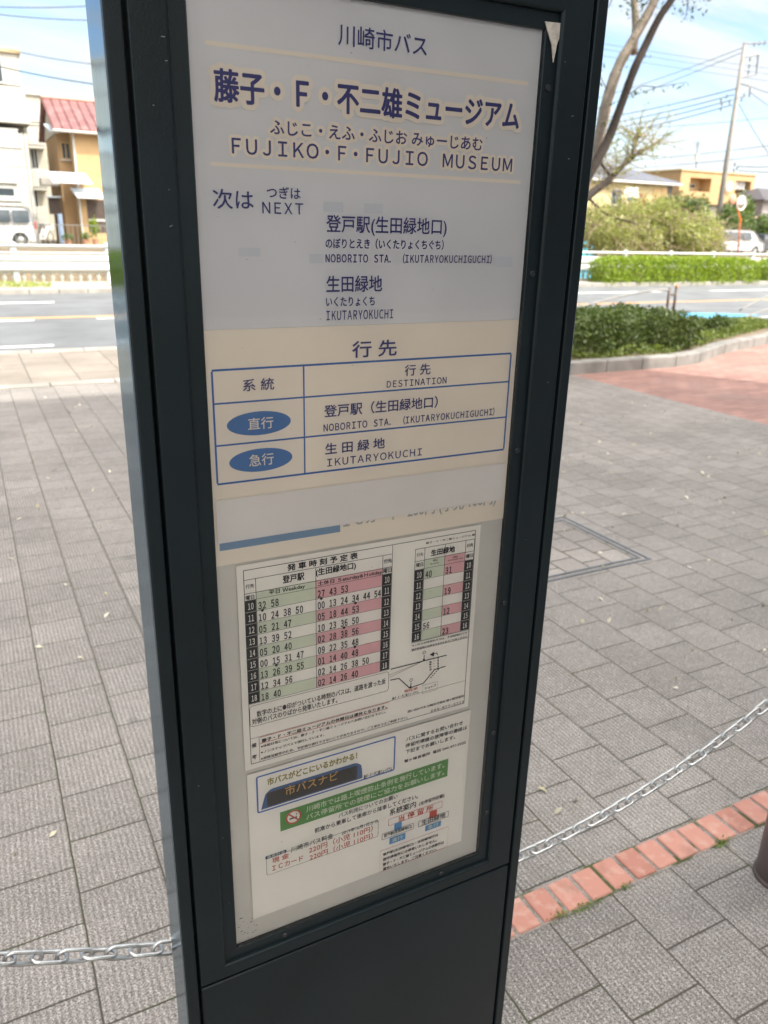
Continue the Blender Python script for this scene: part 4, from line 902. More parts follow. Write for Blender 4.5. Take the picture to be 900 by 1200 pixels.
fn = empty('bank_fence', (15, 36.8, .33), 'thin dark bar fence along the far bank in front of the parked vehicles', 'fence')
a_ = MB(); a_.tube([(-8, 36.8, 1.32), (70, 36.8, 1.32)], .02, 6); a_.tube([(-8, 36.8, .45), (70, 36.8, .45)], .015, 6); wpart(a_, 'rail', mat('dark grey fence paint', (.12, .12, .11), .5), fn)
a_ = MB()
for i in range(420): x = -7.9+i*.185; a_.box((x-.009, 36.79, .33), (x+.009, 36.81, 1.31))
o = wpart(a_, 'bars', mat('grey fence bars', (.2, .2, .18), .5), fn); tag(o, kind='stuff')

# ------------------------------------------------------------------ vehicles
def van(x, y, d, L, Hh, paint, lab, z=.33, kind='van'):
    """seen from its side; d = +1 front to the right"""
    e = empty('parked_'+kind, (x, y, z), lab, 'van' if kind == 'van' else 'car')
    wd = 1.55; X = lambda u: u*L*d
    side = [(-.495, .32), (-.50, .62), (-.492, .95), (-.47, Hh-.16), (-.45, Hh-.05), (-.40, Hh), (.18, Hh), (.27, Hh-.05), (.40, 1.02), (.485, .86), (.50, .62), (.495, .32)]
    if kind == 'car': side = [(-.495, .3), (-.5, .7), (-.47, .92), (-.33, Hh-.06), (-.22, Hh), (.05, Hh), (.13, Hh-.06), (.27, .93), (.46, .8), (.5, .6), (.495, .3)]
    arch = lambda c, r_: [(c+r_/L*math.cos(t), .3+r_*math.sin(t)) for t in (math.pi*i/8 for i in range(9))]
    low = [(.495, .22)]+arch(.33, .34)+arch(-.33, .34)+[(-.495, .22)]
    prof = side+low
    mb = MB(); loops = []
    for yy, sc in ((-wd/2+.09, .965), (-wd/2, 1.0), (wd/2, 1.0), (wd/2-.09, .965)):
        loops.append([(X(u)*(1 if abs(yy) == wd/2 else .985), yy+(0 if h < 1 else (1 if yy < 0 else -1)*.11*(h-1)/(Hh-1)), .22+(h-.22)*(1 if abs(yy) == wd/2 else .985)) for u, h in prof])
    loops = [loops[0], loops[1], loops[2], loops[3]]
    mb.loft(loops, True); mb.build('body', paint, e)
    wins = ([(-.45, -.27), (-.25, .02), (.04, .20)] if kind == 'van' else [(-.27, -.08), (-.06, .12)])
    for a, b in wins:
        for sd in (-1, 1):
            t_, u_ = Hh-.16, 1.04; yo = lambda h: sd*(wd/2-.11*(h-1)/(Hh-1)+.004)
            bb = b+.03 if (a, b) == wins[-1] else b; aa = a-.0
            w_ = MB(); w_.loft([[(X(aa), yo(u_), u_), (X(bb), yo(u_), u_), (X(b), yo(t_), t_), (X(a), yo(t_), t_)], [(X(aa), yo(u_)-sd*.02, u_), (X(bb), yo(u_)-sd*.02, u_), (X(b), yo(t_)-sd*.02, t_), (X(a), yo(t_)-sd*.02, t_)]], True)
            w_.build('window', M_glass, e)
    ws = MB(); ws.loft([[(X(.285)+d*.012, -.6, Hh-.1), (X(.285)+d*.012, .6, Hh-.1), (X(.392)+d*.012, .68, 1.06), (X(.392)+d*.012, -.68, 1.06)], [(X(.285)-d*.02, -.6, Hh-.1), (X(.285)-d*.02, .6, Hh-.1), (X(.392)-d*.02, .68, 1.06), (X(.392)-d*.02, -.68, 1.06)]], True)
    if kind == 'van': ws.build('windscreen', M_glass, e)
    for sd in (-1, 1):
        for u in (-.33, .33):
            w_ = MB().lathe([(.17, -.09), (.27, -.09), (.30, -.06), (.30, .06), (.27, .09), (.17, .09)], 20, (X(u), sd*(wd/2-.1), .3), 'y').build('wheel', M_tyre, e)
            r_ = MB().lathe([(.002, -.1), (.06, -.105), (.15, -.085), (.18, -.093), (.18, .093), (.15, .085), (.002, .1)], 16, (X(u), sd*(wd/2-.1), .3), 'y').build('rim', M_galv, None); r_.parent = w_
        MB().bbox((X(-.499)-.01, sd*.68-.06, .78), (X(-.499)+.06, sd*.68+.06, 1.08), .015).build('tail_light', mat('red lens', (.45, .03, .02), .2), e)
        MB().bbox((X(.455)-.03, sd*.62-.09, .66), (X(.455)+.12, sd*.62+.09, .82), .02).build('headlight', mat('clear lens', (.7, .7, .7), .15), e)
        MB().bbox((X(.0)-.06, sd*(wd/2+.006)-.012, .9), (X(.0)+.06, sd*(wd/2+.006)+.012, .93), .005).build('door_handle', paint, e)
    return e
vl = at(43, 280, 41); van(vl.x-1.95, 41.8, -1, 3.9, 1.72, M_car, 'white parked van behind the guard rail, in front of the pale flats')
vr0, vr1 = at(838, 285, 41), at(897, 285, 41); van((vr0.x+vr1.x)/2, 41.8, 1, (vr1.x-vr0.x), 1.70, M_car, 'white parked van at the foot of the utility pole')
v2 = at(893, 285, 41); van(v2.x+2.6, 43.2, -1, 4.2, 1.5, M_cardark, 'dark parked car at the right edge next to the white van', kind='car')

# bicycle by the house
def bicycle(x, y, z, lab):
    e = empty('bicycle', (x, y, z), lab, 'bicycle'); e.rotation_euler = (0, 0, R(60)); mw = mat('white bicycle paint', (.75, .76, .74), .4)
    for u in (-.52, .52):
        w_ = MB(); w_.tube([(u+.31*math.cos(t), 0, .33+.31*math.sin(t)) for t in (2*math.pi*i/24 for i in range(24))], .018, 6, closed=True); o = w_.build('wheel', M_tyre, e, True)
        s_ = MB()
        for i in range(10): t = math.pi*i/5; s_.tube([(u, 0, .33), (u+.3*math.cos(t), 0, .33+.3*math.sin(t))], .004, 4)
        o2 = s_.build('spokes', M_galv, None); o2.parent = o
    f_ = MB()
    for a, b in (((-.52, .33), (-.1, .33)), ((-.52, .33), (-.2, .78)), ((-.1, .33), (-.22, .9)), ((-.1, .33), (.38, .78)), ((-.17, .6), (.36, .85)), ((.52, .33), (.36, .98))): f_.tube([(a[0], 0, a[1]), (b[0], 0, b[1])], .022, 7)
    f_.build('frame', mw, e); h_ = MB().tube([(.2, -.26, 1.0), (.34, -.2, 1.03), (.36, 0, .98), (.34, .2, 1.03), (.2, .26, 1.0)], .013, 7); h_.build('handlebar', M_galv, e)
    MB().bbox((-.36, -.09, .9), (-.1, .09, .96), .025).build('saddle', M_black, e)
    MB().loft([[(.42-.1*s, -.12-.05*s, .75+.25*s), (.66+.05*s, -.12-.05*s, .75+.25*s), (.66+.05*s, .12+.05*s, .75+.25*s), (.42-.1*s, .12+.05*s, .75+.25*s)] for s in (0, 1)], True).build('basket', mw, e)
bk = at(54, 285, 42.6); bicycle(bk.x, 42.6, .33, 'white bicycle standing between the white van and the ochre house')

# ------------------------------------------------------------------ houses on the far bank
def wall_mat(name, col, tile=0.0):
    n = NT(name); c = np.array(col)
    b_ = n.ramp(n.noise(.9, 6, rough=.65), tuple(c*.86), tuple(np.minimum(c*1.1, 1)))
    if tile:
        br = n.new('ShaderNodeTexBrick', {'Vector': n.new('ShaderNodeMapping', {'Vector': n.tc.outputs['Object'], 'Rotation': (R(90), 0, 0)}).outputs[0], 'Color1': c4(c), 'Color2': c4(c*.93), 'Mortar': c4(c*.72), 'Scale': 1.0, 'Mortar Size': .012, 'Brick Width': tile*2, 'Row Height': tile}); b_ = n.mix(.75, b_, br.outputs['Color'])
    n.link(b_, n.b.inputs['Base Color']); n.b.inputs['Roughness'].default_value = .85; n.bump(n.noise(25, 4), .01); return n.m
M_wh = wall_mat('pale cream render', (0.46, 0.455, 0.41), .3); M_wh2 = wall_mat('cream render', (0.42, 0.40, 0.33)); M_or = wall_mat('ochre render', (0.46, 0.31, 0.155)); M_or2 = wall_mat('tan render', (0.36, 0.235, 0.12))
M_cap = mat('ochre coping', (0.46, 0.37, 0.22), .8); M_slab = mat('white balcony slab', (.5, .5, .47), .7)
M_rec = mat('pale warm grey wall', (.5, .48, .43), .8); M_rail2 = mat('pale balcony glass', (.55, .60, .60), .15)  # one even pale grey for gable wall, gutter, vent box and shed
M_lroof = mat('pale blue sheet roof', (.55, .62, .68), .45, var=.12); M_wood = mat('dark brown timber', (.07, .05, .04), .7, var=.3)
M_rtile = NT('red roof tiles'); o_ = M_rtile.tc.outputs['Object']
_sx = M_rtile.new('ShaderNodeSeparateXYZ', {0: o_}); _w = M_rtile.math('SINE', M_rtile.math('MULTIPLY', _sx.outputs[0], 2*math.pi/.42)); _w2 = M_rtile.math('FRACT', M_rtile.math('MULTIPLY', _sx.outputs[1], 2.6))
M_rtile.link(M_rtile.mix(M_rtile.ramp(M_rtile.noise(1.6, 6, rough=.7), 0, 1, .45, .75), (.20, .09, .088), (.33, .19, .175)), M_rtile.b.inputs['Base Color'])
M_rtile.b.inputs['Roughness'].default_value = .55; M_rtile.bump(M_rtile.math('ADD', _w, M_rtile.math('MULTIPLY', _w2, .6)), .07); M_rtile = M_rtile.m
def window(root, x0, x1, z0, z1, y, fr=.06, sill=True, glass=M_glass, fm=None):
    """a framed window with the glass set back, y = wall face towards the road"""
    f_ = MB(); fm = fm or M_railw
    f_.box((x0, y-.04, z0), (x1, y+.05, z0+fr)); f_.box((x0, y-.04, z1-fr), (x1, y+.05, z1)); f_.box((x0, y-.04, z0+fr+.001), (x0+fr, y+.05, z1-fr-.001)); f_.box((x1-fr, y-.04, z0+fr+.001), (x1, y+.05, z1-fr-.001))
    f_.box(((x0+x1)/2-fr*.4, y-.03, z0+fr+.001), ((x0+x1)/2+fr*.4, y+.04, z1-fr-.001))
    fo = wpart(f_, 'window', fm, root)
    sub(MB().box((x0+fr-.01, y-.012, z0+fr-.01), (x1-fr+.01, y+.02, z1-fr+.01)), 'pane', glass, fo, root)
    if sill: sub(MB().bbox((x0-.06, y-.1, z0-.06), (x1+.06, y-.002, z0-.004), .01), 'sill', M_slab, fo, root)
YB = 46.0
X_ = lambda px, py=200, Y=YB: at(px, py, Y).x
Z_ = lambda px, py, Y=YB: at(px, py, Y).z
fl = empty('apartment_building', (X_(0)-4, YB+4, .33), 'pale three storey flats with stepped balconies behind the parked white van', 'building')
xL = X_(0)-11; x1a, x1b, x1c = X_(23, 80), X_(30, 120), X_(38, 210); zA, zB_, zC_ = Z_(10, 60), Z_(15, 98), Z_(15, 140)
m_ = MB(); m_.box((xL, YB, .33), (x1c, YB+9, zC_-.6)); m_.box((xL, YB+1.6, zC_-.599), (x1b-.1, YB+9, zB_)); m_.box((xL, YB+.5, zB_+.001), (x1a, YB+8.5, zA-.002)); wpart(m_, 'wall', M_wh, fl)
wpart(MB().bbox((xL-.1, YB+.35, zA), (x1a+.15, YB+8.6, Z_(10, 54)), .03), 'roof_coping', M_cap, fl)
bal = MB(); bal.bbox((xL, YB-.15, zC_-.02), (x1b, YB+.05, zB_-.15), .02); bal.bbox((xL, YB-.25, zC_-.18), (x1b+.1, YB+1.59, zC_-.024), .02); wpart(bal, 'balcony_parapet', M_wh, fl)
gl = MB(); gl.box((xL, YB-.04, Z_(10, 171)), (X_(21, 160), YB-.01, Z_(10, 153))); wpart(gl, 'balcony_glass', M_rail2, fl)
gl = MB(); gl.tube([(xL, YB-.03, Z_(10, 151.5)), (X_(22, 160), YB-.03, Z_(10, 151.5))], .05, 8); gl.tube([(xL, YB-.03, Z_(10, 172)), (X_(24, 160), YB-.03, Z_(10, 172))], .04, 8); wpart(gl, 'balcony_handrail', M_railw, fl)
window(fl, X_(2, 150)-4, X_(12, 150), zC_-.4-1.9, zC_-.35, YB+1.58, sill=False)
window(fl, X_(0, 225)-3.2, X_(18, 225), Z_(5, 231), Z_(5, 219), YB-.005)
window(fl, X_(0, 80)-1.5, X_(4, 80), Z_(5, 96), Z_(5, 65), YB+.49, sill=False)
l_ = MB()
for py in (213, 234, 239.5): l_.bbox((xL, YB-.14, Z_(5, py)-.06), (X_(25 if py > 220 else 20, py), YB-.003, Z_(5, py)+.05), .015)
wpart(l_, 'string_course', M_slab, fl)
l_ = MB().tube([(x1c-.12, YB-.05, .4), (x1c-.12, YB-.05, zC_-.6)], .045, 8); wpart(l_, 'downpipe', M_railw, fl)
# second block behind
YC = 57.0
f2 = empty('apartment_building', (X_(80, 150, YC), YC+4, .33), 'cream flats with ledge balconies rising behind the red tiled house', 'building')
xc0, xc1, zt = X_(29, 150, YC), X_(126, 150, YC), Z_(70, 114.5, YC)
wpart(MB().box((xc0, YC, .33), (xc1, YC+9, zt)), 'wall', M_wh2, f2); wpart(MB().bbox((xc0-.1, YC-.15, zt+.002), (xc1+.1, YC+9.1, zt+.25), .03), 'roof_coping', M_slab, f2)
for py, x1 in ((146, 46), (172, 51), (220, 54), (262, 55)):
    b_ = MB(); z = Z_(45, py, YC); b_.bbox((xc0-.0, YC-1.2, z-.18), (X_(x1, py, YC), YC-.002, z), .02); b_.bbox((xc0, YC-1.25, z+.001), (X_(x1, py, YC), YC-1.12, z+1.0), .02); wpart(b_, 'balcony', M_wh, f2)
for py in (140, 186, 232): window(f2, X_(36, py, YC), X_(45, py, YC), Z_(40, py+12, YC), Z_(40, py-12, YC), YC-.003, sill=False)
# ochre house
YH = 44.6
oh = empty('ochre_house', (X_(100, 220, YH), YH+3, .33), 'ochre rendered house with a red tiled roof across the road', 'house')
hx0, hx1 = X_(88, 200, YH), X_(150, 200, YH); we0, we1 = X_(68, 180, YH+.9), hx0-.002; zE = Z_(95, 156, YH)
wpart(MB().box((hx0, YH, .33), (hx1, YH+6, zE)), 'wall', M_or, oh); wpart(MB().box((we0, YH+.9, .33), (we1, YH+6, zE+.05)), 'wing_wall', M_or2, oh)
yr = YH+3.4; zR = Z_(80, 117, yr); gx = X_(48, 120, yr)
rx0, rx1 = gx, hx1+.5; ze = Z_(85, 154, YH-.5)
rf = MB(); rf.loft([[(rx0, YH-.5, ze), (rx1, YH-.5, ze), (rx1, YH-.5, ze+.1), (rx0, YH-.5, ze+.1)], [(rx0, yr, zR-.1), (rx1, yr, zR-.1), (rx1, yr, zR), (rx0, yr, zR)]], True)
rf.loft([[(rx0, YH+7, ze), (rx1, YH+7, ze), (rx1, YH+7, ze+.1), (rx0, YH+7, ze+.1)], [(rx0, yr+.004, zR-.1), (rx1, yr+.004, zR-.1), (rx1, yr+.004, zR), (rx0, yr+.004, zR)]], True); rfo = wpart(rf, 'roof', M_rtile, oh)
sub(MB().bbox((rx0-.02, yr-.14, zR-.03), (rx1, yr+.14, zR+.12), .04), 'ridge', mat('pale ridge tiles', (.55, .33, .27), .7, var=.2), rfo, oh)
wpart(MB().prism([(YH+.4, ze-.0), (YH+6.4, ze-.0), (yr, zR-.16)], rx0+.25, rx0+.4, 'x'), 'gable_wall', M_rec, oh)
wpart(MB().tube([(rx0, YH-.56, ze-.0), (rx1, YH-.56, ze-.04)], .06, 8), 'gutter', M_rec, oh); wpart(MB().tube([(hx0+.05, YH-.06, .4), (hx0+.05, YH-.06, zE)], .05, 8), 'downpipe', M_railw, oh)
def lean(name, px0, px1, py0, py1, y0, dy, m_):
    a, b = at(px0, py1, y0), at(px1, py1, y0); zt_ = at(px0, py0, y0+dy).z
    return wpart(MB().loft([[(a.x-.05, y0, a.z), (b.x, y0, a.z), (b.x, y0, a.z+.07), (a.x-.05, y0, a.z+.07)], [(a.x-.25, y0+dy, zt_), (b.x-.2, y0+dy, zt_), (b.x-.2, y0+dy, zt_+.07), (a.x-.25, y0+dy, zt_+.07)]], True), name, m_, oh)
lean('wing_roof', 60, 88, 147.5, 154.5, YH+.3, .6, M_lroof); lean('porch_roof', 63, 108, 203, 214, YH-.9, .9, M_lroof); lean('awning', 92, 124, 222, 232, YH-.9, .85, M_lroof)
window(oh, X_(71.5, 178, YH+.9), X_(83, 178, YH+.9), Z_(77, 187, YH+.9), Z_(77, 166.5, YH+.9), YH+.895, sill=True, fm=M_or)
d_ = wpart(MB().box((X_(102.5, 250, YH), YH-.02, .95), (X_(140, 250, YH), YH+.04, Z_(110, 234, YH))), 'sliding_door', M_wood, oh)
sub(MB().box((X_(103, 250, YH), YH-.05, 1.5), (X_(140, 250, YH), YH-.021, 1.6)), 'rail', M_slab, d_, oh)
lv = MB(); x0, x1 = X_(57, 240, YH+.8), X_(69.5, 240, YH+.8); z0, z1 = Z_(62, 251, YH+.8), Z_(62, 232, YH+.8); lv.box((x0, YH+.6, z0), (x1, YH+.899, z1))
for i in range(6): lv.box((x0-.02, YH+.56, z0+(z1-z0)*i/6), (x1+.02, YH+.599, z0+(z1-z0)*i/6+.05))
wpart(lv, 'louvred_window', M_wood, oh); wpart(MB().bbox((x0-.1, YH+.35, z1+.01), (x1+.1, YH+.895, z1+.08), .01), 'window_hood', M_lroof, oh)
wpart(MB().bbox((X_(48, 212, YH+1.2), YH+1.2, Z_(50, 217, YH+1.2)), (we0-.01, YH+2.2, Z_(50, 208, YH+1.2)), .03), 'vent_box', M_rec, oh)
bc = MB(); x0, x1 = X_(68.5, 260, YH-.3), X_(73.5, 260, YH-.3); zt_ = Z_(70, 250.5, YH-.3)
bc.loft([[(x0+(x1-x0)*i/8, YH-.3+.06*math.sin(i*1.7)+.05*s_, zt_-s_*.48) for i in range(9)]+[(x0+(x1-x0)*i/8, YH-.27+.06*math.sin(i*1.7)+.05*s_, zt_-s_*.48) for i in range(8, -1, -1)] for s_ in (0, 1, 2, 2.9)], True)
tag(bc.build('hanging_cloth', mat('pale blue cloth', (.42, .53, .68), .9, var=.15), None), 'pale blue cloth hanging in front of the ochre house beside the bicycle', 'cloth')
for i, (px, lab, hh, mm) in enumerate(((79.5, 'low potted plant below the corner of the ochre house', .5, L_mid), (100, 'white flowering pot plant by the ochre house', .55, L_cover), (111.5, 'tall bright green pot plant in front of the dark sliding door', 1.15, L_hedge))):
    p = at(px, 280, YH-1.0); e = empty('potted_plant', (p.x, YH-1, .33), lab, 'potted plant', 'pots in front of the ochre house')
    MB().lathe([(.11, 0), (.17, .3), (.18, .32), (.002, .31)], 14).build('pot', mat('terracotta', (.42, .2, .12), .8), e)
    leaves('foliage', mm, e, blob_pts([(p.x, YH-1, .33+hh*.75, .22, .22, hh*.4)], 320, .8), .15, .4)
# houses on the right
YR = 62.0
oc = empty('flat_roofed_house', (X_(830, 220, YR), YR+5, .33), 'ochre flat roofed house with two recessed balconies behind the utility pole', 'house')
ax0, ax1 = X_(797, 215, YR), X_(884, 215, YR); zT, zM, zL = Z_(840, 203, YR), Z_(840, 226, YR), Z_(840, 240, YR)
rec = ((X_(808, 217, YR), X_(833, 217, YR)), (X_(862, 217, YR), X_(880, 217, YR))); zr0, zr1 = zM, Z_(820, 208.5, YR)
m_ = MB(); m_.box((ax0, YR+1.4, zL), (ax1, YR+9, zT)); xx = [ax0]+[v for r_ in rec for v in r_]+[ax1]
for a, b in zip(xx[::2], xx[1::2]): m_.box((a, YR, zr0), (b, YR+1.399, zr1))
m_.box((ax0, YR, zr1+.001), (ax1, YR+1.399, zT)); m_.box((ax0-.0, YR-.3, zL), (ax1+.6, YR+1.399, zr0-.001)); wpart(m_, 'wall', M_or, oc)
wpart(MB().box((ax0+.3, YR+.3, .33), (ax1+.4, YR+8.8, zL-.002)), 'lower_storey', mat('grey render', (.46, .45, .43), .85), oc)
wpart(MB().bbox((ax0-.15, YR-.12, zT+.002), (ax1+.15, YR+9.1, zT+.2), .03), 'roof_coping', M_cap, oc)
wpart(MB().box((X_(772, 210, YR+3), YR+3, .33), (ax0-.002, YR+9, Z_(780, 204.5, YR+3))), 'side_wing', M_or, oc)
for a, b in rec:
    w_ = (b-a)*.26; window(oc, a+(b-a)*.35, a+(b-a)*.35+w_*1.6, zr0+.4, zr1-.5, YR+1.395, sill=False)
    lm = MB()
    for i in range(5): lm.box((a+.2+i*(b-a-.4)/5, YR+.5, zr0+.5), (a+.2+(i+.7)*(b-a-.4)/5, YR+.53, zr0+1.3+.2*(i % 2)))
    if a > X_(850, 217, YR): tag(lm.build('hanging_laundry', mat('white laundry', (.75, .75, .74), .9), None), 'white laundry hung in the right hand recessed balcony of the flat roofed house', 'laundry')
sd_ = empty('satellite_dish', at(855, 219, YR-.5), 'round white satellite dish on the front of the flat roofed house', 'satellite dish')
p = at(855, 219, YR-.5); wpart(MB().lathe([(.002, .12), (.3, .07), (.52, 0), (.53, -.02), (.3, .05), (.002, .1)], 18, tuple(p), 'y'), 'dish', M_railw, sd_, True); wpart(MB().tube([(p.x, p.y+.1, p.z), (p.x, YR-.01, p.z-.2)], .04, 6), 'bracket', M_brown, sd_)
YG = 52.0
gh = empty('hip_roofed_house', (X_(735, 230, YG), YG+4, .33), 'pale yellow house with a grey blue hipped roof behind the overgrown bank', 'house')
gx0, gx1 = X_(686, 225, YG), X_(787, 225, YG); ge = Z_(750, 214.5, YG); M_yel = wall_mat('pale yellow render', (.60, .49, .27))
wpart(MB().box((gx0, YG, .33), (gx1, YG+8, ge)), 'wall', M_yel, gh)
rf = MB(); rz_ = Z_(735, 192, YG+4); e_ = .55
rf.loft([[(gx0-e_, YG-e_, ge+.0), (gx1+e_, YG-e_, ge), (gx1+e_, YG+8+e_, ge), (gx0-e_, YG+8+e_, ge)], [(gx0-e_, YG-e_, ge+.18), (gx1+e_, YG-e_, ge+.18), (gx1+e_, YG+8+e_, ge+.18), (gx0-e_, YG+8+e_, ge+.18)], [(gx0+3, YG+3.9, rz_), (gx1-4.6, YG+3.9, rz_), (gx1-4.6, YG+4.1, rz_), (gx0+3, YG+4.1, rz_)]], True)
rfo = wpart(rf, 'roof', mat('grey blue roof tiles', (.10, .11, .135), .6, var=.22, scale=5, bump=.03, bscale=18), gh)
sub(MB().box((gx0-e_-.04, YG-e_-.05, ge-.06), (gx1+e_+.04, YG-e_-.003, ge+.12)), 'gutter', M_slab, rfo, gh)
for a, b in ((764, 772), (773.5, 780)):
    s_ = wpart(MB().box((X_(a, 235, YG), YG-.05, .9), (X_(b, 235, YG), YG-.002, Z_(770, 220, YG))), 'shutter', mat('tan shutter', (.62, .42, .2), .7), gh)
window(gh, X_(716, 230, YG), X_(728, 230, YG), Z_(720, 240, YG), Z_(720, 222, YG), YG-.003)
window(gh, X_(781, 230, YG), X_(786, 230, YG), Z_(784, 234, YG), Z_(784, 219, YG), YG-.003, fm=M_brown)
for px0, px1, py0, py1, nm, lab, mm in ((733, 747, 219, 231, 'hanging_laundry', 'white bedding hung out in front of the pale yellow house', (.76, .76, .75)), (736, 748, 231.5, 236, 'hanging_laundry', 'blue cloth hung below the white bedding', (.12, .26, .5)), (750, 757, 227, 240, 'hanging_laundry', 'brown blanket hung beside the white bedding', (.32, .15, .09))):
    a, b = at(px0, py0, YG-1.2), at(px1, py1, YG-1.2); lm = MB()
    lm.loft([[(a.x+(b.x-a.x)*i/8, YG-1.2+.07*math.sin(i*1.9+s_), a.z+(b.z-a.z)*s_) for i in range(9)]+[(a.x+(b.x-a.x)*i/8, YG-1.16+.07*math.sin(i*1.9+s_), a.z+(b.z-a.z)*s_) for i in range(8, -1, -1)] for s_ in (0, .5, 1)], True)
    tag(lm.build(nm, mat('laundry cloth', mm, .9, var=.1), None), lab, 'laundry')
eh = empty('dark_roofed_house', (X_(905, 235, 58), 60, .33), 'grey house with a dark overhanging roof at the right edge', 'house'); q0 = X_(895, 235, 58)
wpart(MB().box((q0, 58, .33), (q0+9, 64, Z_(897, 236, 58))), 'wall', mat('grey wall', (.36, .33, .32), .85), eh); zq = Z_(897, 236, 58)
rf = MB(); rf.loft([[(q0-.7, 57.4, zq), (q0+9.6, 57.4, zq), (q0+9.6, 64.6, zq), (q0-.7, 64.6, zq)], [(q0-.7, 57.4, zq+.15), (q0+9.6, 57.4, zq+.15), (q0+9.6, 64.6, zq+.15), (q0-.7, 64.6, zq+.15)], [(q0+2.5, 60.9, zq+1.4), (q0+7, 60.9, zq+1.4), (q0+7, 61.1, zq+1.4), (q0+2.5, 61.1, zq+1.4)]], True); wpart(rf, 'roof', mat('dark roof tiles', (.07, .065, .07), .6), eh)
window(eh, q0+1, q0+2.6, zq-2.2, zq-.8, 57.997)
sl = empty('shed', (X_(893, 262, 50), 51.5, .33), 'low shed with a pink roof behind the orange traffic mirror pole', 'shed'); q0 = X_(878, 262, 50); zq = Z_(890, 262, 50)
wpart(MB().box((q0, 50, .33), (q0+8, 53, zq)), 'wall', M_rec, sl); wpart(MB().loft([[(q0-.2, 49.6, zq), (q0+8.2, 49.6, zq), (q0+8.2, 49.6, zq+.1), (q0-.2, 49.6, zq+.1)], [(q0-.2, 53.2, zq+.6), (q0+8.2, 53.2, zq+.6), (q0+8.2, 53.2, zq+.7), (q0-.2, 53.2, zq+.7)]], True), 'roof', mat('faded pink sheet roof', (.50, .27, .25), .6), sl)
bs_ = empty('blue_shed', (X_(690, 285, 33), 33.5, -1.4), 'bright blue panel shed half hidden behind the guard rail', 'shed'); q0 = X_(680, 285, 33); q1_ = X_(699, 285, 33); wpart(MB().bbox((q0, 33, -1.4), (q1_, 35, Z_(695, 279, 33)), .03), 'wall', mat('bright blue panel', (.08, .38, .52), .5, var=.1), bs_); wpart(MB().bbox((q0-.1, 32.9, Z_(695, 279, 33)+.002), (q1_+.1, 35.1, Z_(695, 279, 33)+.08), .02), 'roof', M_lroof, bs_)

# ------------------------------------------------------------------ utility pole, cables, mirror, aerial
YPO = 43.0
M_pole = mat('concrete pole', (.25, .24, .22), .85, var=.15, scale=3)
pb, pt = at(836, 292, YPO), at(873, 50, YPO)
up_ = empty('utility_pole', (pb.x, YPO, .33), 'tall concrete utility pole with cross arms above the parked white van', 'utility pole')
wpart(MB().tube([(pb.x, YPO, .3), (pt.x, YPO, pt.z)], [.21, .12], 14), 'pole', M_pole, up_, True)
PZp = lambda py: at(836+(292-py)*37/242, py, YPO)
arm = MB()
for (xa_, ya_), (xb_, yb_) in (((873, 67), (889, 64)), ((889, 64), (886, 88)), ((869, 91), (886, 87)), ((868, 98), (879, 101)), ((864, 112), (879, 101)), ((879, 101), (878, 114)), ((862, 115), (874, 112)), ((874, 51), (898, 50))):
    arm.tube([at(xa_, ya_, YPO-.1), at(xb_, yb_, YPO-.1)], .05, 6)
wpart(arm, 'cross_arm', mat('dull steel', (.16, .16, .16), .5, .5), up_)
for xa_, ya_ in ((879, 70), (878, 78), (877, 85), (888, 67), (887, 76), (884, 52), (890, 51), (896, 50), (872, 112), (869, 117), (845, 117), (852, 113), (846, 122), (845, 128), (855, 120), (861, 193), (864, 197), (860, 200)):
    q = at(xa_, ya_, YPO-.1); wpart(MB().lathe([(.03, -.13), (.07, -.1), (.04, -.04), (.08, 0), (.04, .05), (.06, .1), (.02, .14)], 8, tuple(q)), 'insulator', mat('insulator', (.12, .12, .12), .4), up_)
M_cab = mat('black cable', (.035, .037, .04), .6, var=0)
def cable(pa, Ya, pb_, Yb, lab, r_=.022, sag=.25):
    a, b = at(*pa, Ya), at(*pb_, Yb); pts = []
    for i in range(25):
        t = i/24; q = a.lerp(b, t); q.z -= sag*4*t*(1-t); pts.append(q)
    tag(MB().tube(pts, r_, 6).build('overhead_cable', M_cab, None, True), lab, 'cable', 'overhead cables over the far bank')
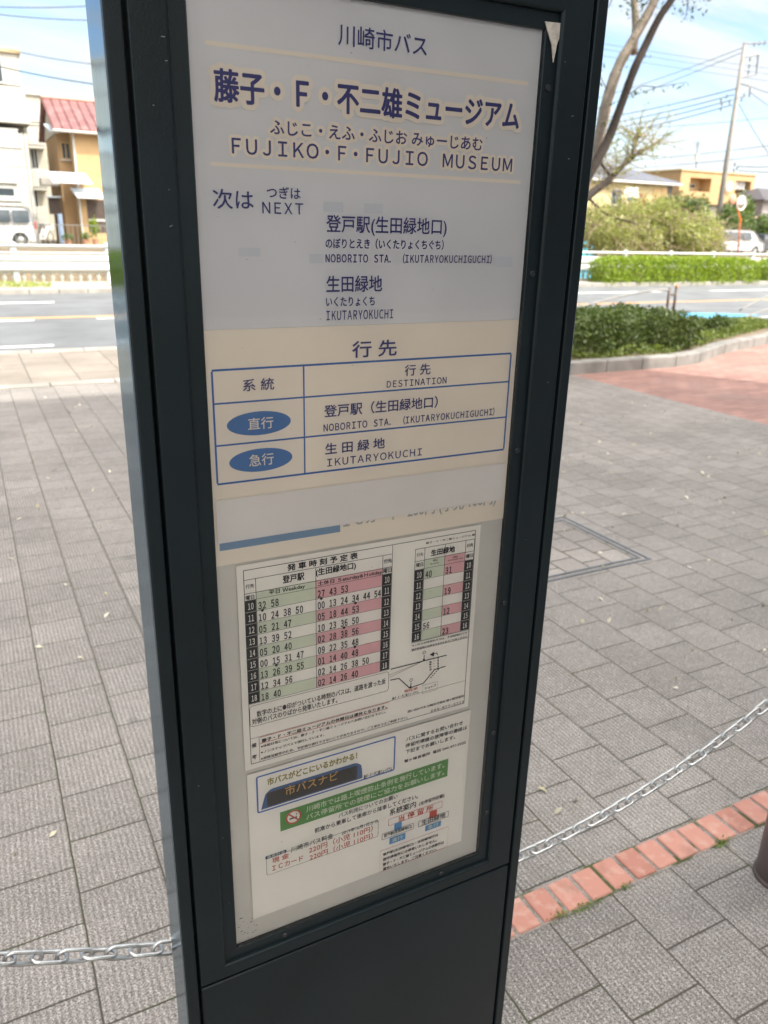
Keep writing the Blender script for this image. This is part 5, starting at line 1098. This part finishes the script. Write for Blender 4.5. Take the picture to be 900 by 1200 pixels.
for a in (((870, 56), 43, (690, 118), 60, 'upper cable running from the pole top down towards the street tree'), ((868, 62), 43, (690, 130), 60, 'second cable below the pole top running towards the street tree'),
          ((862, 104), 43, (690, 141), 62, 'topmost of four parallel cables left of the pole'), ((860, 111), 43, (690, 149), 62, 'second of four parallel cables left of the pole'), ((858, 117), 43, (690, 156), 62, 'third of four parallel cables left of the pole'), ((858, 123), 43, (690, 163), 62, 'lowest of four parallel cables left of the pole'),
          ((915, 136), 44, (690, 152), 44, 'single slack cable crossing behind the pole at mid height'), ((940, 85), 70, (640, 40), 70, 'high distant cable, topmost of three crossing the sky'), ((940, 92), 70, (640, 46), 70, 'high distant cable, middle of three crossing the sky'), ((940, 100), 70, (640, 54), 70, 'high distant cable, lowest of three crossing the sky'),
          ((920, 168), 44, (690, 192), 64, 'low cable above the flat roofed house'), ((920, 180), 44, (690, 200), 64, 'lower cable above the flat roofed house'), ((879, 101), 43, (940, 116), 43, 'cable leaving the cross arm towards the right edge'), ((879, 108), 43, (940, 145), 43, 'steeply falling cable right of the pole'), ((864, 195), 43, (940, 190), 43, 'thick dark cable right of the pole, upper of two'), ((866, 200), 43, (940, 198), 43, 'thick dark cable right of the pole, lower of two'), ((866, 122), 43, (912, 196), 43, 'thin stay wire slanting down right of the pole'),
          ((-40, 68), 40, (160, 104), 40, 'thick cable crossing in front of the pale flats'), ((-40, 12), 42, (160, 23), 42, 'upper left cable high above the red tiled roof'), ((-40, 6), 42, (160, 2), 42, 'topmost left cable near the upper edge of the sky'), ((10, 58), 44, (160, 78), 44, 'thin cable above the red tiled roof')):
    cable(a[0], a[1], a[2], a[3], a[4], .03 if 'thick' in a[4] or 'parallel' in a[4] else .02, .15)
YM = 40.0
tm = empty('traffic_mirror', at(864, 290, YM), 'orange pole with a round convex traffic mirror by the parked van', 'traffic mirror'); M_org = mat('orange paint', (.72, .17, .035), .4)
wpart(MB().tube([(at(866, 292, YM).x, YM, .33), at(866.5, 268, YM), at(868, 258, YM), at(865, 248, YM), at(863, 238, YM), at(863, 232, YM)], .055, 10), 'pole', M_org, tm, True)
q = at(869, 238, YM-.1); wpart(MB().lathe([(.002, -.08), (.25, -.06), (.42, -.0), (.44, .03), (.002, .06)], 24, tuple(q), 'y'), 'mirror_face', mat('mirror glass', (.8, .82, .82), .05, 1.0, var=0), tm, True)
wpart(MB().tube([(q.x+.45*math.cos(t), q.y, q.z+.45*math.sin(t)) for t in (2*math.pi*i/28 for i in range(28))], .035, 8, closed=True), 'mirror_rim', mat('pale rim', (.7, .66, .6), .5), tm, True)
q = at(859, 234, YM-.1); wpart(MB().lathe([(.002, -.08), (.2, -.06), (.33, 0), (.34, .03), (.002, .06)], 20, tuple(q), 'y'), 'second_mirror', mat('mirror back', (.45, .25, .16), .5), tm, True)
lp_ = empty('thin_post', at(854, 285, 41), 'thin pale post standing behind the parked white van', 'post'); q0, q1_ = at(851.5, 285, 43), at(857, 240, 43); wpart(MB().tube([(q0.x, 43, .33), q1_], .05, 8), 'shaft', M_galv, lp_); wpart(MB().lathe([(.06, 0), (.07, .05), (.002, .08)], 8, tuple(q1_)), 'cap', M_galv, lp_)
ae = empty('roof_aerial', at(815, 203, 64), 'thin television aerial on the flat roofed house', 'aerial'); a0, a1 = at(815, 204, 64), at(818, 165, 64)
wpart(MB().tube([a0, a1], .04, 6), 'mast', M_brown, ae); el = MB()
for i in range(5): el.tube([(a1.x-.5+.1*i, 64, a1.z-.2-i*.12), (a1.x+.5-.1*i, 64, a1.z-.2-i*.12)], .02, 5)
wpart(el, 'antenna_element', M_brown, ae); q = at(816.5, 184, 64); wpart(MB().bbox((q.x-.2, 63.8, q.z-.35), (q.x+.2, 64.2, q.z+.3), .05), 'booster_box', M_railw, ae)

# ------------------------------------------------------------------ the building behind the lens, whose shade covers the plaza
mu = empty('museum_building', (6, -9, 0), 'large pale building whose straight shade covers the grey plaza', 'building')
BX0, BX1, BYF, BH = 0.3, 12.75, -3.0, 15.4
wpart(MB().box((BX0, BYF-10, -.01), (BX1, BYF, BH)), 'wall', wall_mat('pale grey cladding', (.62, .61, .58), .6), mu)
wpart(MB().bbox((BX0-.1, BYF-10.1, BH+.002), (BX1+.02, BYF+.02, BH+.15), .03), 'roof_coping', M_slab, mu)
for zf in (1.0, 5.2, 9.6):
    for i in range(3):
        x0 = BX0+.8+i*4.0
        f_ = wpart(MB().box((x0, BYF+.002, zf), (x0+3.0, BYF+.06, zf+2.2)), 'window', M_brown, mu); sub(MB().box((x0+.1, BYF+.061, zf+.1), (x0+2.9, BYF+.075, zf+2.1)), 'pane', M_glass, f_, mu)
